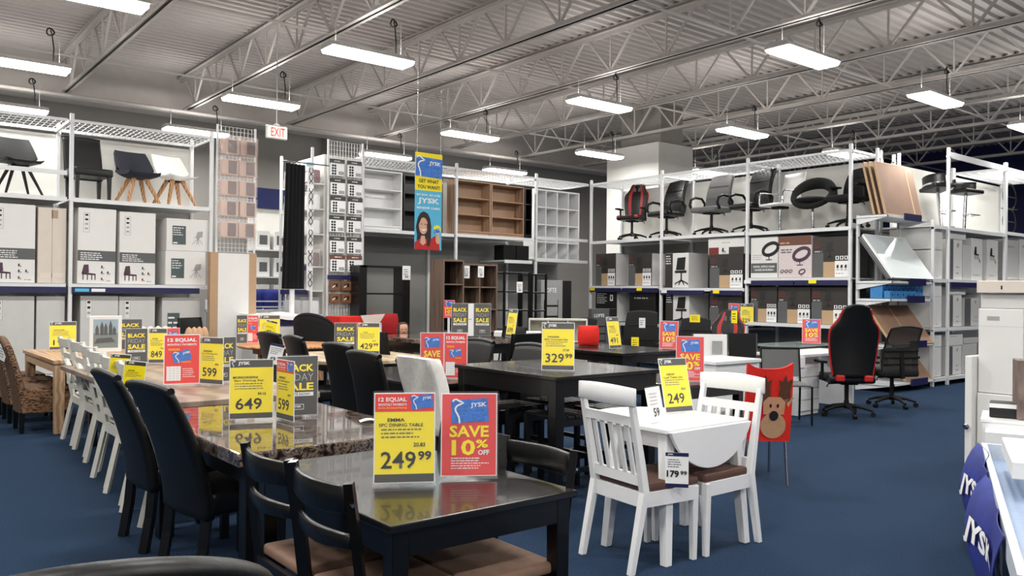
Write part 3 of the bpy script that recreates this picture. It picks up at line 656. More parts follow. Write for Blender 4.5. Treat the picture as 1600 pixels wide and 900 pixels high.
def office(label, body=blackl, w=.52, bh=.68, top=.85, arms='loop', racing=False, base=blackp, seat_z=.47, headrest=False, mesh=False, armm=None, thick=.09, bow=.05):
    t = thing('office_chair', label, 'chair'); star_base(t, base)
    B().cyl((0, 0, .16), (0, 0, seat_z-.06), .026).build('gas_lift', blackm, t, smooth=True)
    B().box(-.1, .1, -.12, .12, seat_z-.075, seat_z-.04).tube([(.1, .05, seat_z-.06), (.24, .05, seat_z-.07), (.26, .05, seat_z-.11)], .008, 6).build('tilt_mechanism', blackp, t)
    B().box(-w/2, w/2, -.27, .23, seat_z-.05, seat_z+.05).build('seat', body, t, bevel=.04, seg=3, smooth=True)
    z0 = seat_z+.03
    def ww(v): return w*(1-(1-top)*v) if not racing else w*ipol(v)
    def bk(u, v): return ((u-.5)*ww(v), .19+.15*v+bow*math.sin(PI*v)*-1+(-.05*(2*u-1)**2 if not mesh else -.02*(2*u-1)**2), z0+bh*v-.03*(2*u-1)**2*v**4)
    b = B().sheet(bk, 10, 16, (0, thick if not mesh else .02, 0)).build('backrest', meshf if mesh else body, t, bevel=0 if mesh else .02, smooth=True)
    if mesh:
        B().tube([bk(0, v/8) for v in range(9)]+[bk(u/6, 1) for u in range(1, 7)]+[bk(1, 1-v/8) for v in range(1, 9)], .014, 6).build('back_frame', blackp, t, smooth=True)
        B().bar((0, .24, .4), (0, .2, z0+bh*.5), .05, .03).build('spine', blackp, t)
        for v in (.15, .3, .45): B().tube([Vector(bk(u/8, v))+Vector((0, .025, 0)) for u in range(9)], .012, 5).build('lumbar_rib', blackp, t, smooth=True)
    elif not racing:
        for v in (.33, .66): B().tube([Vector(bk(.08+.84*u/8, v))+Vector((0, -.004, 0)) for u in range(9)], .006, 5).build('stitched_seam', blackp if body is not greyf else greyf, b, smooth=True)
    if racing:
        for e in (0, 1): B().tube([Vector(bk(e, .02+.94*v/14))+Vector((0, thick*.75, 0)) for v in range(15)], .016, 6).build('red_piping', redf, t, smooth=True)
        for e in (-1, 1): B().box(e*w*.3-.05, e*w*.3+.05, .2, .31, seat_z-.02, seat_z+.06).build('red_hinge_cover', redf, t, bevel=.015)
        for s in (0, 1):
            B().sheet(lambda u, v: Vector(bk(.3-.12*u if not s else .7+.12*u, .08+.86*v))+Vector((0, -.006, 0)), 2, 12, (0, .02, 0)).build('red_stripe', redf, t, smooth=True)
            B().poly(ell(0, 0, .03, .05, 12)).build('belt_slot', greyf, t).location = Vector(bk(.36+.28*s, .8))+Vector((0, -.012, 0))
            B().box((-w/2 if not s else w/2-.1), (-w/2+.1 if not s else w/2), -.278, -.2, seat_z-.02, seat_z+.055).build('red_bolster', redf, t, bevel=.025, smooth=True)
    if headrest: B().box(-.16, .16, .26, .36, z0+bh-.02, z0+bh+.15).build('headrest', body, t, bevel=.03, seg=2, smooth=True)
    am = armm or blackp
    for s in (-1, 1):
        x = s*(w/2+.035)
        if arms == 'loop':
            B().tube([(x, .16, seat_z+.02), (x, .19, seat_z+.15), (x, .1, seat_z+.24), (x, -.08, seat_z+.25), (x, -.2, seat_z+.2), (x, -.23, seat_z+.1), (x, -.16, seat_z)], .024, 8).build('armrest', am, t, smooth=True)
        elif arms == 'T':
            B().tube([(s*w*.4, .05, seat_z-.05), (x, .05, seat_z), (x, .04, seat_z+.19)], .02, 6).box(x-.04, x+.04, -.16, .12, seat_z+.19, seat_z+.22).build('armrest', am, t, smooth=True)
        elif arms == 'chrome':
            B().tube([(x, .2, seat_z+.22), (x, -.2, seat_z+.22), (x, -.22, seat_z+.2), (x, -.22, seat_z-.0), (s*w*.3, -.2, seat_z-.04)], .014, 8).build('armrest', chrome, t, smooth=True)
    return t
def ring_chair(label):
    t = thing('lounge_chair', label, 'chair')
    B().lathe([(.24, 0), (.24, .012), (.06, .03), (.03, .05)], 24).build('base_disc', chrome, t, smooth=True); B().cyl((0, 0, .04), (0, 0, .42), .026).build('pedestal', chrome, t, smooth=True)
    P = []
    for k in range(28):
        a = 2*PI*k/28; y = .02+.26*math.sin(a)*-1; P.append((.3*math.cos(a), -y+.02, .6+.27*(-y)/.26*.8+.0))
    B().tube(P, [.05+.05*max(0, math.sin(2*PI*k/28)) for k in range(28)], 10, closed=True).build('ring_back', blackf, t, smooth=True)
    B().at(0, -.06, .43).lathe([(.2, 0), (.26, .03), (.27, .07), (.2, .1), (.02, .105)], 24).build('seat', blackf, t, smooth=True)
    return t
def bar_stool(label):
    t = thing('bar_stool', label, 'stool')
    B().lathe([(.19, 0), (.19, .01), (.07, .03), (.035, .06)], 24).build('base_disc', chrome, t, smooth=True)
    B().cyl((0, 0, .05), (0, 0, .68), .026).build('column', chrome, t, smooth=True)
    B().tube([(.02, 0, .3), (.1, -.06, .3), (.1, -.2, .3), (-.1, -.2, .3), (-.1, -.06, .3), (-.02, 0, .3)], .01, 6).build('foot_rest', chrome, t, smooth=True)
    B().box(-.2, .2, -.19, .19, .68, .75).build('seat', blackl, t, bevel=.03, seg=3, smooth=True)
    B().sheet(lambda u, v: (.23*math.sin((u-.5)*2.6), .22*math.cos((u-.5)*2.6)-.02, .72+.2*v), 12, 3, (0, -.045, 0)).build('backrest', blackl, t, bevel=.012, smooth=True)
    B().sheet(lambda u, v: (.235*math.sin((u-.5)*2.6), .226*math.cos((u-.5)*2.6)-.02, .745+.03*v), 12, 1, (0, .008, 0)).build('chrome_trim', chrome, t, smooth=True)
    return t
def counter_stool(label):
    t = thing('counter_stool', label, 'stool'); h = .62
    for i in range(5): B().box(-.2, .2, -.18+i*.075, -.12+i*.075, h-.02, h).build('seat_slat', espresso, t, bevel=.003)
    for s in (-1, 1):
        for y in (-.16, .17): B().bar((s*.18, y, 0), (s*.18, y, h-.02), .036).build('leg', blackw, t)
        B().bar((s*.18, -.16, .22), (s*.18, .17, .22), .025, .035).build('stretcher', blackw, t); B().bar((s*.18, -.16, h-.05), (s*.18, .17, h-.05), .025, .05).build('seat_rail', blackw, t)
    for y in (-.16, .17): B().bar((-.18, y, .3), (.18, y, .3), .025, .035).build('stretcher', blackw, t)
    return t
def bookcase(label, loc, rz, w, h, d, cols, rows, mat, back=True, name='bookcase', th=.025, plinth=.05, group=None, bmat=None, sth=None):
    t = thing(name, label, 'bookcase', loc, rz, group)
    st = sth or th
    for x in (0, w-st): B().box(-w/2+x, -w/2+x+st, 0, d, 0, h).build('side_panel', mat, t)
    B().box(-w/2+th, w/2-th, 0, d, h-th, h).build('top_panel', mat, t); B().box(-w/2+th, w/2-th, .0, d, plinth, plinth+th).build('bottom_panel', mat, t)
    if plinth > .02: B().box(-w/2+th, w/2-th, .02, .035, 0, plinth).build('plinth', mat, t)
    for i in range(1, rows):
        z = plinth+(h-plinth-th)*i/rows; B().box(-w/2+th, w/2-th, .003, d-.01, z, z+th*.8).build('shelf', mat, t)
    for i in range(1, cols):
        x = -w/2+w*i/cols; B().box(x-th*.4, x+th*.4, .002, d-.01, plinth+th, h-th).build('divider', mat, t)
    if back: B().box(-w/2+.004, w/2-.004, d-.008, d, plinth, h-.004).build('back_panel', bmat or mat, t)
    return t
def carton(label, loc, rz, w, d, h, mat, prints=None, group=None, tilt=0., cat='carton', name='carton'):
    o = B().box(-w/2, w/2, 0, d, 0, h).build(name, mat, None, bevel=.006); tag(o, label, cat, group)
    o.location = loc; o.rotation_euler = (0, tilt, rz)
    if prints: prints(o, w, h)
    return o
def mini(p, cx, z, s, mat, kind='chair', y=-.003):
    """flat printed picture of a chair"""
    m = B()
    if kind == 'chair':
        m.poly([(cx-.42*s, z+.45*s), (cx-.3*s, z+1.*s), (cx-.02*s, z+1.02*s), (cx+.02*s, z+.48*s)], y).poly([(cx-.42*s, z+.36*s), (cx+.42*s, z+.32*s), (cx+.42*s, z+.42*s), (cx-.4*s, z+.5*s)], y)
        for a in (-.36, -.1, .16, .36): m.poly([(cx+a*s, z), (cx+(a+.06)*s, z), (cx+(a+.06)*s, z+.4*s), (cx+a*s, z+.4*s)], y)
    elif kind == 'office':
        m.poly([(cx-.25*s, z+.55*s), (cx-.18*s, z+1.*s), (cx+.2*s, z+1.02*s), (cx+.16*s, z+.55*s)], y).poly([(cx-.3*s, z+.44*s), (cx+.24*s, z+.44*s), (cx+.24*s, z+.54*s), (cx-.3*s, z+.53*s)], y)
        m.poly([(cx-.03*s, z+.16*s), (cx+.03*s, z+.16*s), (cx+.03*s, z+.45*s), (cx-.03*s, z+.45*s)], y)
        for a in (-.28, -.1, .12, .3): m.stroke([(cx, z+.18*s), (cx+a*s, z+.05*s), (cx+a*s, z)], .045*s, y)
    elif kind == 'shell':
        m.poly([(cx-.1*s, z+.55*s), (cx+.05*s, z+.95*s), (cx+.42*s, z+1.*s), (cx+.4*s, z+.6*s), (cx+.2*s, z+.5*s), (cx-.3*s, z+.5*s)], y)
        for a in (-.35, -.05, .12, .42): m.stroke([(cx+.08*s, z+.5*s), (cx+a*s, z)], .04*s, y)
    elif kind == 'ring':
        q = [(cx+.5*s*math.cos(k*PI/10), z+.62*s+.33*s*math.sin(k*PI/10)+.12*s*math.cos(k*PI/10)) for k in range(21)]
        m.stroke(q, .2*s, y).stroke([(cx-.1*s, z+.3*s), (cx-.1*s, z)], .05*s, y).stroke([(cx-.3*s, z), (cx+.1*s, z)], .05*s, y)
    return m.build('printed_picture', mat, p)

# ================================================================ goods on the left chair rack
ZS = 2.773
black_shell = make('shellB', shell_chair(blackp, blackm, True), 'black shell chair with black splayed legs on the left rack', (1.86, 13.35, ZS), D(12), scale=(1.1, 1.1, 1.02))
make('parsB', parsons(blackl, 1.0), 'black leather high-back chair displayed on top of the left rack', (2.76, 13.38, ZS), D(6), scale=(1.15, 1.05, .98))
make('shellN', shell_chair(navyf, legwood, True, .05, .034), 'charcoal fabric shell chair with wooden legs on the left rack', (3.44, 13.38, ZS), D(10), scale=(1.12, 1.1, 1.))
make('shellW', shell_chair(whitep, legwood, False, .016, .034), 'white shell chair with wooden legs on the left rack', (4.0, 13.42, ZS), D(14), scale=(1.12, 1.1, 1.))
def pr_parsons(p, w, h):
    flat(p, 'grey_band', inkg, -w/2+.002, w/2-.002, h*.3, h*.44); lines(p, paper, -w*.42, w*.2, h*.4, 4, h*.027, h*.011)
    mini(p, -w*.2, h*.05, h*.2, plum); 
    for x, z in ((.16, .2), (.16, .125), (.32, .125)): mini(p, x*w, h*z, h*.045, ink)
    mini(p, .16*w, h*.04, h*.045, inkm); lines(p, inkl, w*.27, w*.42, h*.035, 1, 1, h*.012)
    flat(p, 'icon_frame', inkl, -w*.36, -w*.2, h*.68, h*.94, -.001); flat(p, 'icon_field', cartonw, -w*.35, -w*.21, h*.685, h*.935, -.0015)
    for k in range(4): flat(p, 'handling_icon', ink if k < 2 else inkl, -w*.32, -w*.24, h*(.895-.06*k), h*(.92-.06*k), -.002)
def pr_lower(p, w, h):
    flat(p, 'icon_frame', inkl, -w*.36, -w*.2, h*.7, h*.95, -.001); flat(p, 'icon_field', cartonw, -w*.35, -w*.21, h*.705, h*.945, -.0015)
    for k in range(3): flat(p, 'handling_icon', ink if k < 2 else inkl, -w*.32, -w*.24, h*(.9-.07*k), h*(.93-.07*k), -.002)
def pr_shell(p, w, h):
    flat(p, 'slate_field', inkgg, -w*.36, -w*.04, h*.2, h*.78); lines(p, paper, -w*.34, -w*.08, h*.7, 4, h*.07, h*.025, -.002); flat(p, 'white_strip', paper, -w*.34, -w*.24, h*.23, h*.27, -.002); mini(p, w*.23, h*.22, h*.42, inkl, 'shell')
def pr_tape(p, w, h):
    flat(p, 'seam', pm('carton_seam_tan', (.68, .62, .57), .8), -.004, .004, .002, h-.002); flat(p, 'packing_tape', pm('cream_tape', (.86, .82, .77), .35), -w*.4, w*.45, h*.08, h*.14); flat(p, 'packing_tape', pm('brown_tape', (.66, .55, .47), .5), -.03*w, .2*w, h*.86, h*.97)  # centre seam drawn as a darker line
YF = 12.95; g = 'chair cartons on the left rack'
carton('tall white chair carton at the left edge of the picture, upper row', (1.75, YF, 1.563), 0, .54, .6, 1.07, cartonw, pr_parsons, g)
carton('plain cream carton with a taped centre seam on the left rack', (2.225, YF, 1.563), 0, .35, .6, 1.05, cartonp, pr_tape, g)
carton('tall white chair carton with printed band, right beside the rack post', (2.79, YF, 1.563), 0, .5, .6, 1.08, cartonw, pr_parsons, g, D(.5))
carton('tall white chair carton with printed band, left of the shell chair boxes', (3.345, YF, 1.563), 0, .5, .6, 1.06, cartonw, pr_parsons, g)
carton('lower white carton picturing a shell chair with slate panel', (4.04, YF, 1.563), 0, .6, .6, .515, cartonw, pr_shell, g)
carton('upper white carton picturing a shell chair with slate panel', (4.06, YF, 2.08), 0, .62, .6, .49, cartonw, pr_shell, g)
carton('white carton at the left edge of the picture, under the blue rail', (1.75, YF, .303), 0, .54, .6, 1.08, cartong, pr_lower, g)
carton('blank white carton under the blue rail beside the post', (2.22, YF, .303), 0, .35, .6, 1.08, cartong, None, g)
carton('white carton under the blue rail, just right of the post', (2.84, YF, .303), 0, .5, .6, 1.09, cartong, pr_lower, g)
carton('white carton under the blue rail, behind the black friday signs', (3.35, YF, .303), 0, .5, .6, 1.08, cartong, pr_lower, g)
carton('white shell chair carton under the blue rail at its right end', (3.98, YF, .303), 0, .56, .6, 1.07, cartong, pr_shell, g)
t = thing('wrapped_panel', 'tall white flat-packed panel with cardboard edges leaning at the rack end', 'package', (4.66, 12.62, 0))
B().box(-.24, .24, 0, .1, 0, 2.06).build('white_face', cartonw, t)
for s in (-1, 1): B().box(s*.3-.06, s*.3+.06, .0, .12, 0, 2.07).build('cardboard_edge', kraft, t)
for x, mt, lb in ((.06, scyan, 'small cyan shelf ticket on the blue rail'), (.27, paper, 'small white shelf ticket on the blue rail')):
    o = B().box(0, .18, -.006, 0, 0, .045).build('shelf_ticket', mt); tag(o, lb, 'ticket'); o.location = (2.44+x, 12.853, 1.45)

# ---------------------------------------------------------------- seat pad packs on a wire grid
def wire_grid(label, loc, rz, w, h, z0, n, m):
    t = thing('display_grid', label, 'display', loc, rz); b = B()
    for i in range(n+1): b.box(i*w/n-.003, i*w/n+.003, 0, .006, z0, z0+h)
    for j in range(m+1): b.box(0, w, .006, .012, z0+j*h/m-.003, z0+j*h/m+.003)
    tag(b.build('wire_mesh', rackw, t), kind='stuff')
    for x in (0, w): B().box(x-.014, x+.014, -.004, .024, 0, z0+h+.02).build('upright', rackw, t)
    return t
wire_grid('white wire grid panel full of pink beige seat pads', (4.45, 12.8, 0), 0, .6, 1.95, 2.09, 10, 30)
def pad(label):
    t = thing('seat_pad_pack', label, 'seat pad'); R = random.Random(3)
    B().box(-.135, .135, -.1, -.02, 0, .24).build('folded_pad', padc, t, bevel=.02, seg=2, smooth=True)
    B().box(-.03, .1, -.108, -.102, .02, .22).build('printed_card', padd, t)
    B().sheet(lambda u, v: ((u-.5)*.29, -.118-.01*math.sin(11*u+5*v)*math.sin(7*v), -.01+.3*v), 10, 10, (0, .112, 0)).build('clear_bag', plasticw, t, smooth=True)
    return t
rows = ('top', 'second', 'middle', 'fourth', 'bottom')
for j, z in enumerate((3.6, 3.28, 2.96, 2.64, 2.31)):
    for i, x in enumerate((4.61, 4.9)):
        make('pad', pad, '%s pink beige bagged seat pad in the %s row of the wire grid' % (('left', 'right')[i], rows[j]), (x, 12.795, z), D((-2, 3, 1, -3, 2)[j]*(1-2*i)), 'bagged seat pads')
# ---------------------------------------------------------------- curtains on a display rail
t = thing('curtain_display', 'black curtain hanging from a display rail beside the aisle', 'curtain', (5.35, 12.3, 0))
B().sheet(lambda u, v: (.0+.36*u+.02*math.sin(30*u)*(1-v)-.05*(1-v)*(1-u), .035*math.sin(34*u)+.06*u, 1.52+1.98*v), 48, 6, (0, .006, 0)).build('curtain_cloth', pm('black_curtain', (.055, .058, .07), .9, var=.1), t, smooth=True)
B().tube([(-.04, .03, 3.53), (.75, .03, 3.53)], .012, 8).build('curtain_rail', chrome, t, smooth=True)
B().box(.13, .19, .06, .12, 0, 3.53).build('stand_post', rackw, t)
t2 = thing('fabric_sample', 'white fabric sample with a black vine pattern beside the black curtain', 'curtain', (5.74, 12.36, 1.5))
B().sheet(lambda u, v: (.1*u, .02*math.sin(12*u), 2.02*v), 10, 4, (0, .004, 0)).build('cloth', paper, t2, smooth=True)
m = B()
for k in range(6): m.stroke([(.05+.035*math.sin(a*.9+k), .06+k*.33+a*.032) for a in range(9)], .013, -.03); m.stroke([(.05-.035*math.sin(a*.9+k), .06+k*.33+a*.032) for a in range(9)], .013, -.03)
m.build('vine_print', ink, t2)
B().box(.0, .1, .03, .05, 1.99, 2.06).build('hanger_clip', scyan, t2)
# ---------------------------------------------------------------- white end tower with bagged goods and carded packs
t = thing('display_tower', 'white slatted end tower with shelves on its side and a wire grid front', 'display', (6.2, 12.62, 0))
B().box(0, .68, .1, 1.3, 0, 3.78).build('core_panel', backw, t)
B().box(-.26, -.22, .02, .06, 0, 3.86).build('post', rackw, t); B().box(-.26, -.22, 1.26, 1.3, 0, 3.86).build('post', rackw, t)
zsh = (3.28, 2.86, 2.44, 1.9, 1.5, 1.1)
for z in zsh: B().box(-.24, 0, .06, 1.26, z-.02, z).build('side_shelf', rackw, t)
for z in (1.9, 1.5): B().box(-.27, -.262, .1, 1.2, z-.07, z+.01).build('price_rail', navy, t)
wire_grid('white wire grid front of the end tower with carded packs', (6.22, 12.6, 0), 0, .64, 2.9, 1.1, 12, 40)
def bag(mat, body):
    def fn(label):
        t = thing('bagged_textile', label, 'package')
        B().box(-.16, .16, 0, .16, 0, .24).build('folded_textile', body, t, bevel=.03, seg=2, smooth=True)
        B().sheet(lambda u, v: ((u-.5)*.34, -.012-.012*math.sin(9*u+6*v), .3*v), 8, 8, (0, .18, 0)).build('clear_bag', plasticw, t, smooth=True)
        if mat: B().box(-.1, .1, -.008, -.003, .04, .2).build('printed_card', mat, t)
        return t
    return fn
for j, (z, kind) in enumerate(((3.28, 'red'), (2.86, 'white'), (2.44, 'white'), (1.9, 'brown'), (1.1, 'white'))):
    body = {'red': inkm, 'white': paper, 'brown': padd}[kind]
    for i, y in enumerate((12.86, 13.24, 13.62)):
        make('bag'+kind, bag(None if kind == 'white' else paper, body), '%s %s bagged textile on the %s side shelf of the end tower' % (('front', 'middle', 'rear')[i], kind, ('top', 'second', 'third', 'fourth', 'lowest')[j]), (5.97, y, z+.002), -PI/2, 'bagged textiles on the end tower', scale=(1, 1, .95))
def pack(head):
    def fn(label):
        t = thing('carded_pack', label, 'package')
        B().box(-.13, .13, -.03, -.005, 0, .27).build('card_body', paper, t); B().box(-.132, .132, -.034, -.001, .205, .275).build('card_header', head, t); lines(t, paper, -.06, .08, .235, 1, .02, .014, -.036)
        for i in range(2):
            for j in range(4): B().cyl((-.085+.045*i, -.034, .03+.045*j), (-.085+.045*i, -.03, .03+.045*j), .019, n=10).build('hook_disc', ink, t)
        B().box(.02, .12, -.033, -.03, .02, .075).build('grey_note', inkl, t)
        return t
    return fn
for j, z in enumerate((3.42, 3.1, 2.8, 2.48, 2.13, 1.82)):
    for i, x in enumerate((6.38, 6.7)):
        make('packA' if j < 5 else 'packB', pack(char if j < 5 else cartonbr), '%s %s-headed carded pack in row %s of the tower grid' % (('left', 'right')[i], 'dark' if j < 5 else 'brown', ('one', 'two', 'three', 'four', 'five', 'six')[j]), (x+.012*(j % 3-1), 12.595, z), 0, 'carded packs on the tower grid')
tag(B().box(6.22, 6.86, 12.55, 12.59, 1.69, 1.76).build('ticket_rail', navy), 'navy ticket rail across the tower grid above brown packs', 'ticket rail')
def coaster(label):
    t = thing('coaster_pack', label, 'package')
    B().box(-.085, .085, -.06, -.005, 0, .16).build('brown_box', pm('coaster_brown', (.5, .33, .22), .5), t, bevel=.006); B().poly([(-.05, .11), (.05, .12), (.04, .05)], -.062).build('printed_triangle', ink, t); B().poly([(-.06, .06), (.0, .1), (.0, .08), (-.04, .05)], -.063).build('printed_glint', paper, t)
    return t
for j, z in enumerate((1.5, 1.29)):
    for i, x in enumerate((6.34, 6.55, 6.75)):
        make('coaster', coaster, '%s brown boxed pack in the %s row of the tower grid' % (('left', 'middle', 'right')[i], ('upper', 'lower')[j]), (x, 12.6, z), 0, 'brown boxed packs on the tower grid')

# ================================================================ far aisle seen between the left rack and the tower
t = thing('wall_display', 'far white wall display with navy header beyond the black curtain', 'display', (7.0, 17.6, 0))
B().box(0, 2., .5, .55, 0, 3.35).build('back_board', backw, t); B().box(0, 2., .42, .5, 3.35, 3.8).build('navy_header', wallb, t)
for z in (.6, 1.2, 1.8, 2.4): B().box(0, 2., .05, .5, z-.03, z).build('shelf', rackw, t)
for j, z in enumerate((1.2, 1.8, 2.4)):
    for i in range(5):
        carton('%s small white picture box on the %s shelf of the far wall display' % (('first', 'second', 'third', 'fourth', 'fifth')[i], ('lower', 'middle', 'upper')[j]), (7.2+i*.4, 17.72, z+.002), 0, .3, .3, .42, cartonw, lambda p, w, h: flat(p, 'dark_picture', inkg, -w*.3, w*.3, h*.25, h*.75), 'boxes on the far wall display')
t = thing('bin_table', 'white wire bin table behind the curtain post', 'display', (5.55, 14.4, 0))
B().box(-.6, .9, -.3, .4, 1.1, 1.15).build('tray', rackw, t)
for s in (-.58, .86):
    for y in (-.28, .36): B().box(s-.02, s+.02, y-.02, y+.02, 0, 1.32).build('post', rackw, t)
for z in (1.2, 1.3): B().box(-.6, .9, -.3, -.28, z-.012, z+.012).build('front_bar', rackw, t)
def cushion(label):
    o = B().sheet(lambda u, v: (.24*(2*u-1)*(1-.12*(2*v-1)**2), -.1*(1-(2*u-1)**2)**.5*(1-(2*v-1)**2)**.5, .36*v), 8, 8, lambda u, v: (0, .2*(1-(2*u-1)**2)**.5*(1-(2*v-1)**2)**.5+.004, 0)).build('blue_cushion', bluecloth, None, smooth=True)
    return tag(o, label, 'cushion')
for i in range(3): make('bluecush', cushion, 'royal blue cushion in the far bin, %s of three' % ('left', 'middle', 'right')[i], (5.2+i*.42, 14.35, 1.155), D(10*i-8), 'blue cushions in the far bin')
t = thing('pillow_box_stack', 'white cased pillow pile under folded white bedding beyond the oak table', 'bedding', (5.25, 12.3, 0))
B().box(-.45, .3, -.25, .35, 0, .95).build('box_row', cartong, t); B().box(-.46, .31, -.26, .36, .95, 1.06).build('navy_rail', navy, t)
B().sheet(lambda u, v: (-.5+.86*u, -.3+.7*v, 1.13+.03*math.sin(7*u)*math.cos(5*v)), 10, 8, (0, 0, -.06)).build('folded_bedding', paper, t, smooth=True)
for i in range(3):
    for j in range(4): B().cyl((-.32+i*.25, -.256, .35+j*.15), (-.32+i*.25, -.25, .35+j*.15), .022, n=10).build('printed_dot', (inkm, ink)[(i+j) % 2], t)

# ================================================================ bookcases on and under the back rack
YB = 12.98
bookcase('white open bookcase on the back rack', (7.47, YB, 2.603), 0, .82, 1.06, .3, 1, 3, whitel)
bookcase('black bookcase on the back rack behind the hanging banner', (8.34, YB, 2.603), 0, .86, 1.04, .3, 1, 3, blackw)
bookcase('left wood-grain bookcase on the back rack', (9.49, YB, 2.613), 0, .85, 1.05, .3, 1, 3, sonoma)
bookcase('right wood-grain bookcase on the back rack', (10.35, YB, 2.613), 0, .84, 1.04, .3, 1, 3, sonoma)
bookcase('narrow black bookcase at the right end of the back rack', (10.885, YB, 2.613), 0, .19, 1.03, .3, 1, 3, blackw)
bookcase('tall white cube shelf of sixteen cubes in the rack corner', (11.93, 13.25, 2.203), 0, 1.3, 1.5, .36, 4, 4, whitel, name='cube_shelf', plinth=.0, th=.03)
t = thing('low_shelf', 'short white bracket shelf under the wood-grain bookcases', 'shelf', (10.6, 12.95, 2.12)); B().box(-.36, .36, 0, .8, 0, .03).build('shelf_board', rackw, t); B().box(-.36, .36, -.02, 0, -.03, .035).build('front_lip', rackw, t)
for i, x in enumerate((10.42, 10.76)): carton('%s glossy black storage cube on the bracket shelf' % ('left', 'right')[i], (x, 12.99, 2.155), 0, .32, .32, .3, blackp, None, 'black storage cubes', name='storage_cube', cat='box')
bookcase('tall black open-backed bookcase standing behind the dining tables', (7.12, 12.25, 0), 0, .98, 1.93, .32, 1, 4, blackw, False, th=.035, plinth=.08, sth=.14)
bookcase('tall single-column grey walnut cube shelf with price tag', (8.08, 11.6, 0), 0, .44, 2.05, .4, 1, 5, walnut, True, name='cube_shelf', plinth=.0, th=.03, bmat=blackw)
bookcase('double-column grey walnut cube shelf beside the taller one', (8.73, 11.72, 0), 0, .78, 2.0, .4, 2, 5, walnut, True, name='cube_shelf', plinth=.0, th=.03, bmat=walnut)
def ladder_rack(label, loc, w, h):
    t = thing('metal_rack', label, 'rack', loc)
    for x in (-w/2, w/2):
        for y in (0, .3): B().bar((x, y, 0), (x, y, h), .035).build('post', blackm, t)
    for i in range(6):
        z = .12+i*(h-.14)/5; B().box(-w/2, w/2, -.012, .012, z-.012, z+.012).build('rung', blackm, t); B().box(-w/2, w/2, .29, .31, z-.012, z+.012).build('rung', blackm, t)
        if i: B().box(-w/2, w/2, .0, .3, z+.013, z+.018).build('glass_shelf', glassg, t)
    return t
ladder_rack('wide black metal open rack with glass shelves', (9.72, 11.9, 0), .6, 1.88); ladder_rack('narrow black metal open rack right of the wider one', (10.3, 11.95, 0), .36, 1.86)
def pr_loft(p, w, h):
    text(p, 'LOFTE', paper, -w*.2, h*.86, h*.055, w*.4, -.003, .02)
    for k in range(6): flat(p, 'printed_shelf', ink, -w*.4, w*.05, h*(.1+.12*k), h*(.12+.12*k), -.002)
    for x in (-.41, .04): flat(p, 'printed_post', ink, w*x, w*(x+.02), h*.05, h*.78, -.002)
    flat(p, 'dark_margin', ink, w*.2, w*.5, .002, h-.002, -.0015)
carton('tall grey furniture carton with printed rack leaning by the black metal racks', (10.98, 12.2, 0), 0, .8, .14, 1.75, inkl, pr_loft, 'flat furniture cartons'); carton('shorter dark furniture carton with printed rack near the corner', (11.62, 11.5, 0), D(-10), .6, .12, 1.2, inkg, pr_loft, 'flat furniture cartons')
for x, y, z, w, h, lb in ((7.53, 12.24, 1.7, .16, .24, 'white price card on the black open bookcase'), (8.42, 11.716, 1.74, .15, .22, 'white price card between the two walnut cube shelves'), (8.73, 11.7, 1.76, .13, .2, 'white price card on the double walnut cube shelf'), (9.75, 11.86, 1.5, .14, .2, 'white price card on the wide black metal rack')):
    o = B().box(-w/2, w/2, -.004, 0, 0, h).build('price_card', paper); tag(o, lb, 'price card'); o.location = (x, y, z); lines(o, inkg, -w*.35, w*.4, h*.7, 3, h*.16, h*.06, -.006); text(o, '99', ink, 0, h*.1, h*.22, None, -.006)

# ================================================================ office chairs and cartons on the right rack
XR = 12.6; q = -PI/2
def Q(u, bay_y): return bay_y-u
sy = 2.625
office('red and black racing chair on the corner rack', w=.5, bh=.76, racing=True, arms='T', headrest=False).location = (12.98, 12.05, sy)
bpy.data.objects['office_chair'].rotation_euler = (0, 0, D(-70))
def put(o, loc, a, s=None):
    if loc[2] > 2.5 and not s: s = (1.06, 1.06, 1.05)
    o.location = loc; o.rotation_euler = (0, 0, D(a))
    if s: o.scale = s
    return o
put(office('black office chair with loop arms right of the racing chair', blackl, .54, .66), (12.98, 11.1, sy), -95)
put(office('grey fabric office chair with black loop arms', greyf, .56, .66), (12.98, 9.98, sy+.005), -92)
put(office('black high-back office chair with grey-trimmed arms', blackl, .54, .68, top=.9, headrest=False), (13.0, 9.1, sy+.005), -100)
def white_chair(label):
    t = thing('office_chair', label, 'chair')
    B().lathe([(.27, 0), (.27, .012), (.05, .05)], 5).build('base_star', chrome, t); B().cyl((0, 0, .04), (0, 0, .42), .024).build('gas_lift', chrome, t, smooth=True)
    B().box(-.1, .1, -.1, .1, .39, .43).build('tilt_mechanism', blackp, t); B().box(-.25, .25, -.25, .22, .43, .475).build('seat', whitep, t, bevel=.015, smooth=True)
    B().sheet(lambda u, v: ((u-.5)*.5, .2+.12*v, .47+.55*v), 4, 6, (0, .03, 0)).build('backrest', whitep, t, bevel=.008, smooth=True)
    for s in (-1, 1): B().tube([(s*.27, .24, .68), (s*.28, -.15, .68), (s*.28, -.2, .64), (s*.28, -.2, .46)], .014, 8).build('armrest', chrome, t, smooth=True)
    return t
put(white_chair('white and chrome office chair on the right rack'), (12.95, 8.46, sy), -105)
put(ring_chair('black ring-shaped lounge chair on a chrome pedestal'), (12.95, 7.82, sy), -75)
put(office('black office chair behind the rack post by the brown boards', blackf, .46, .5, arms='T'), (13.0, 7.2, sy), -100)
kt = pm('kraft_panel_print', (.74, .62, .48), .7)
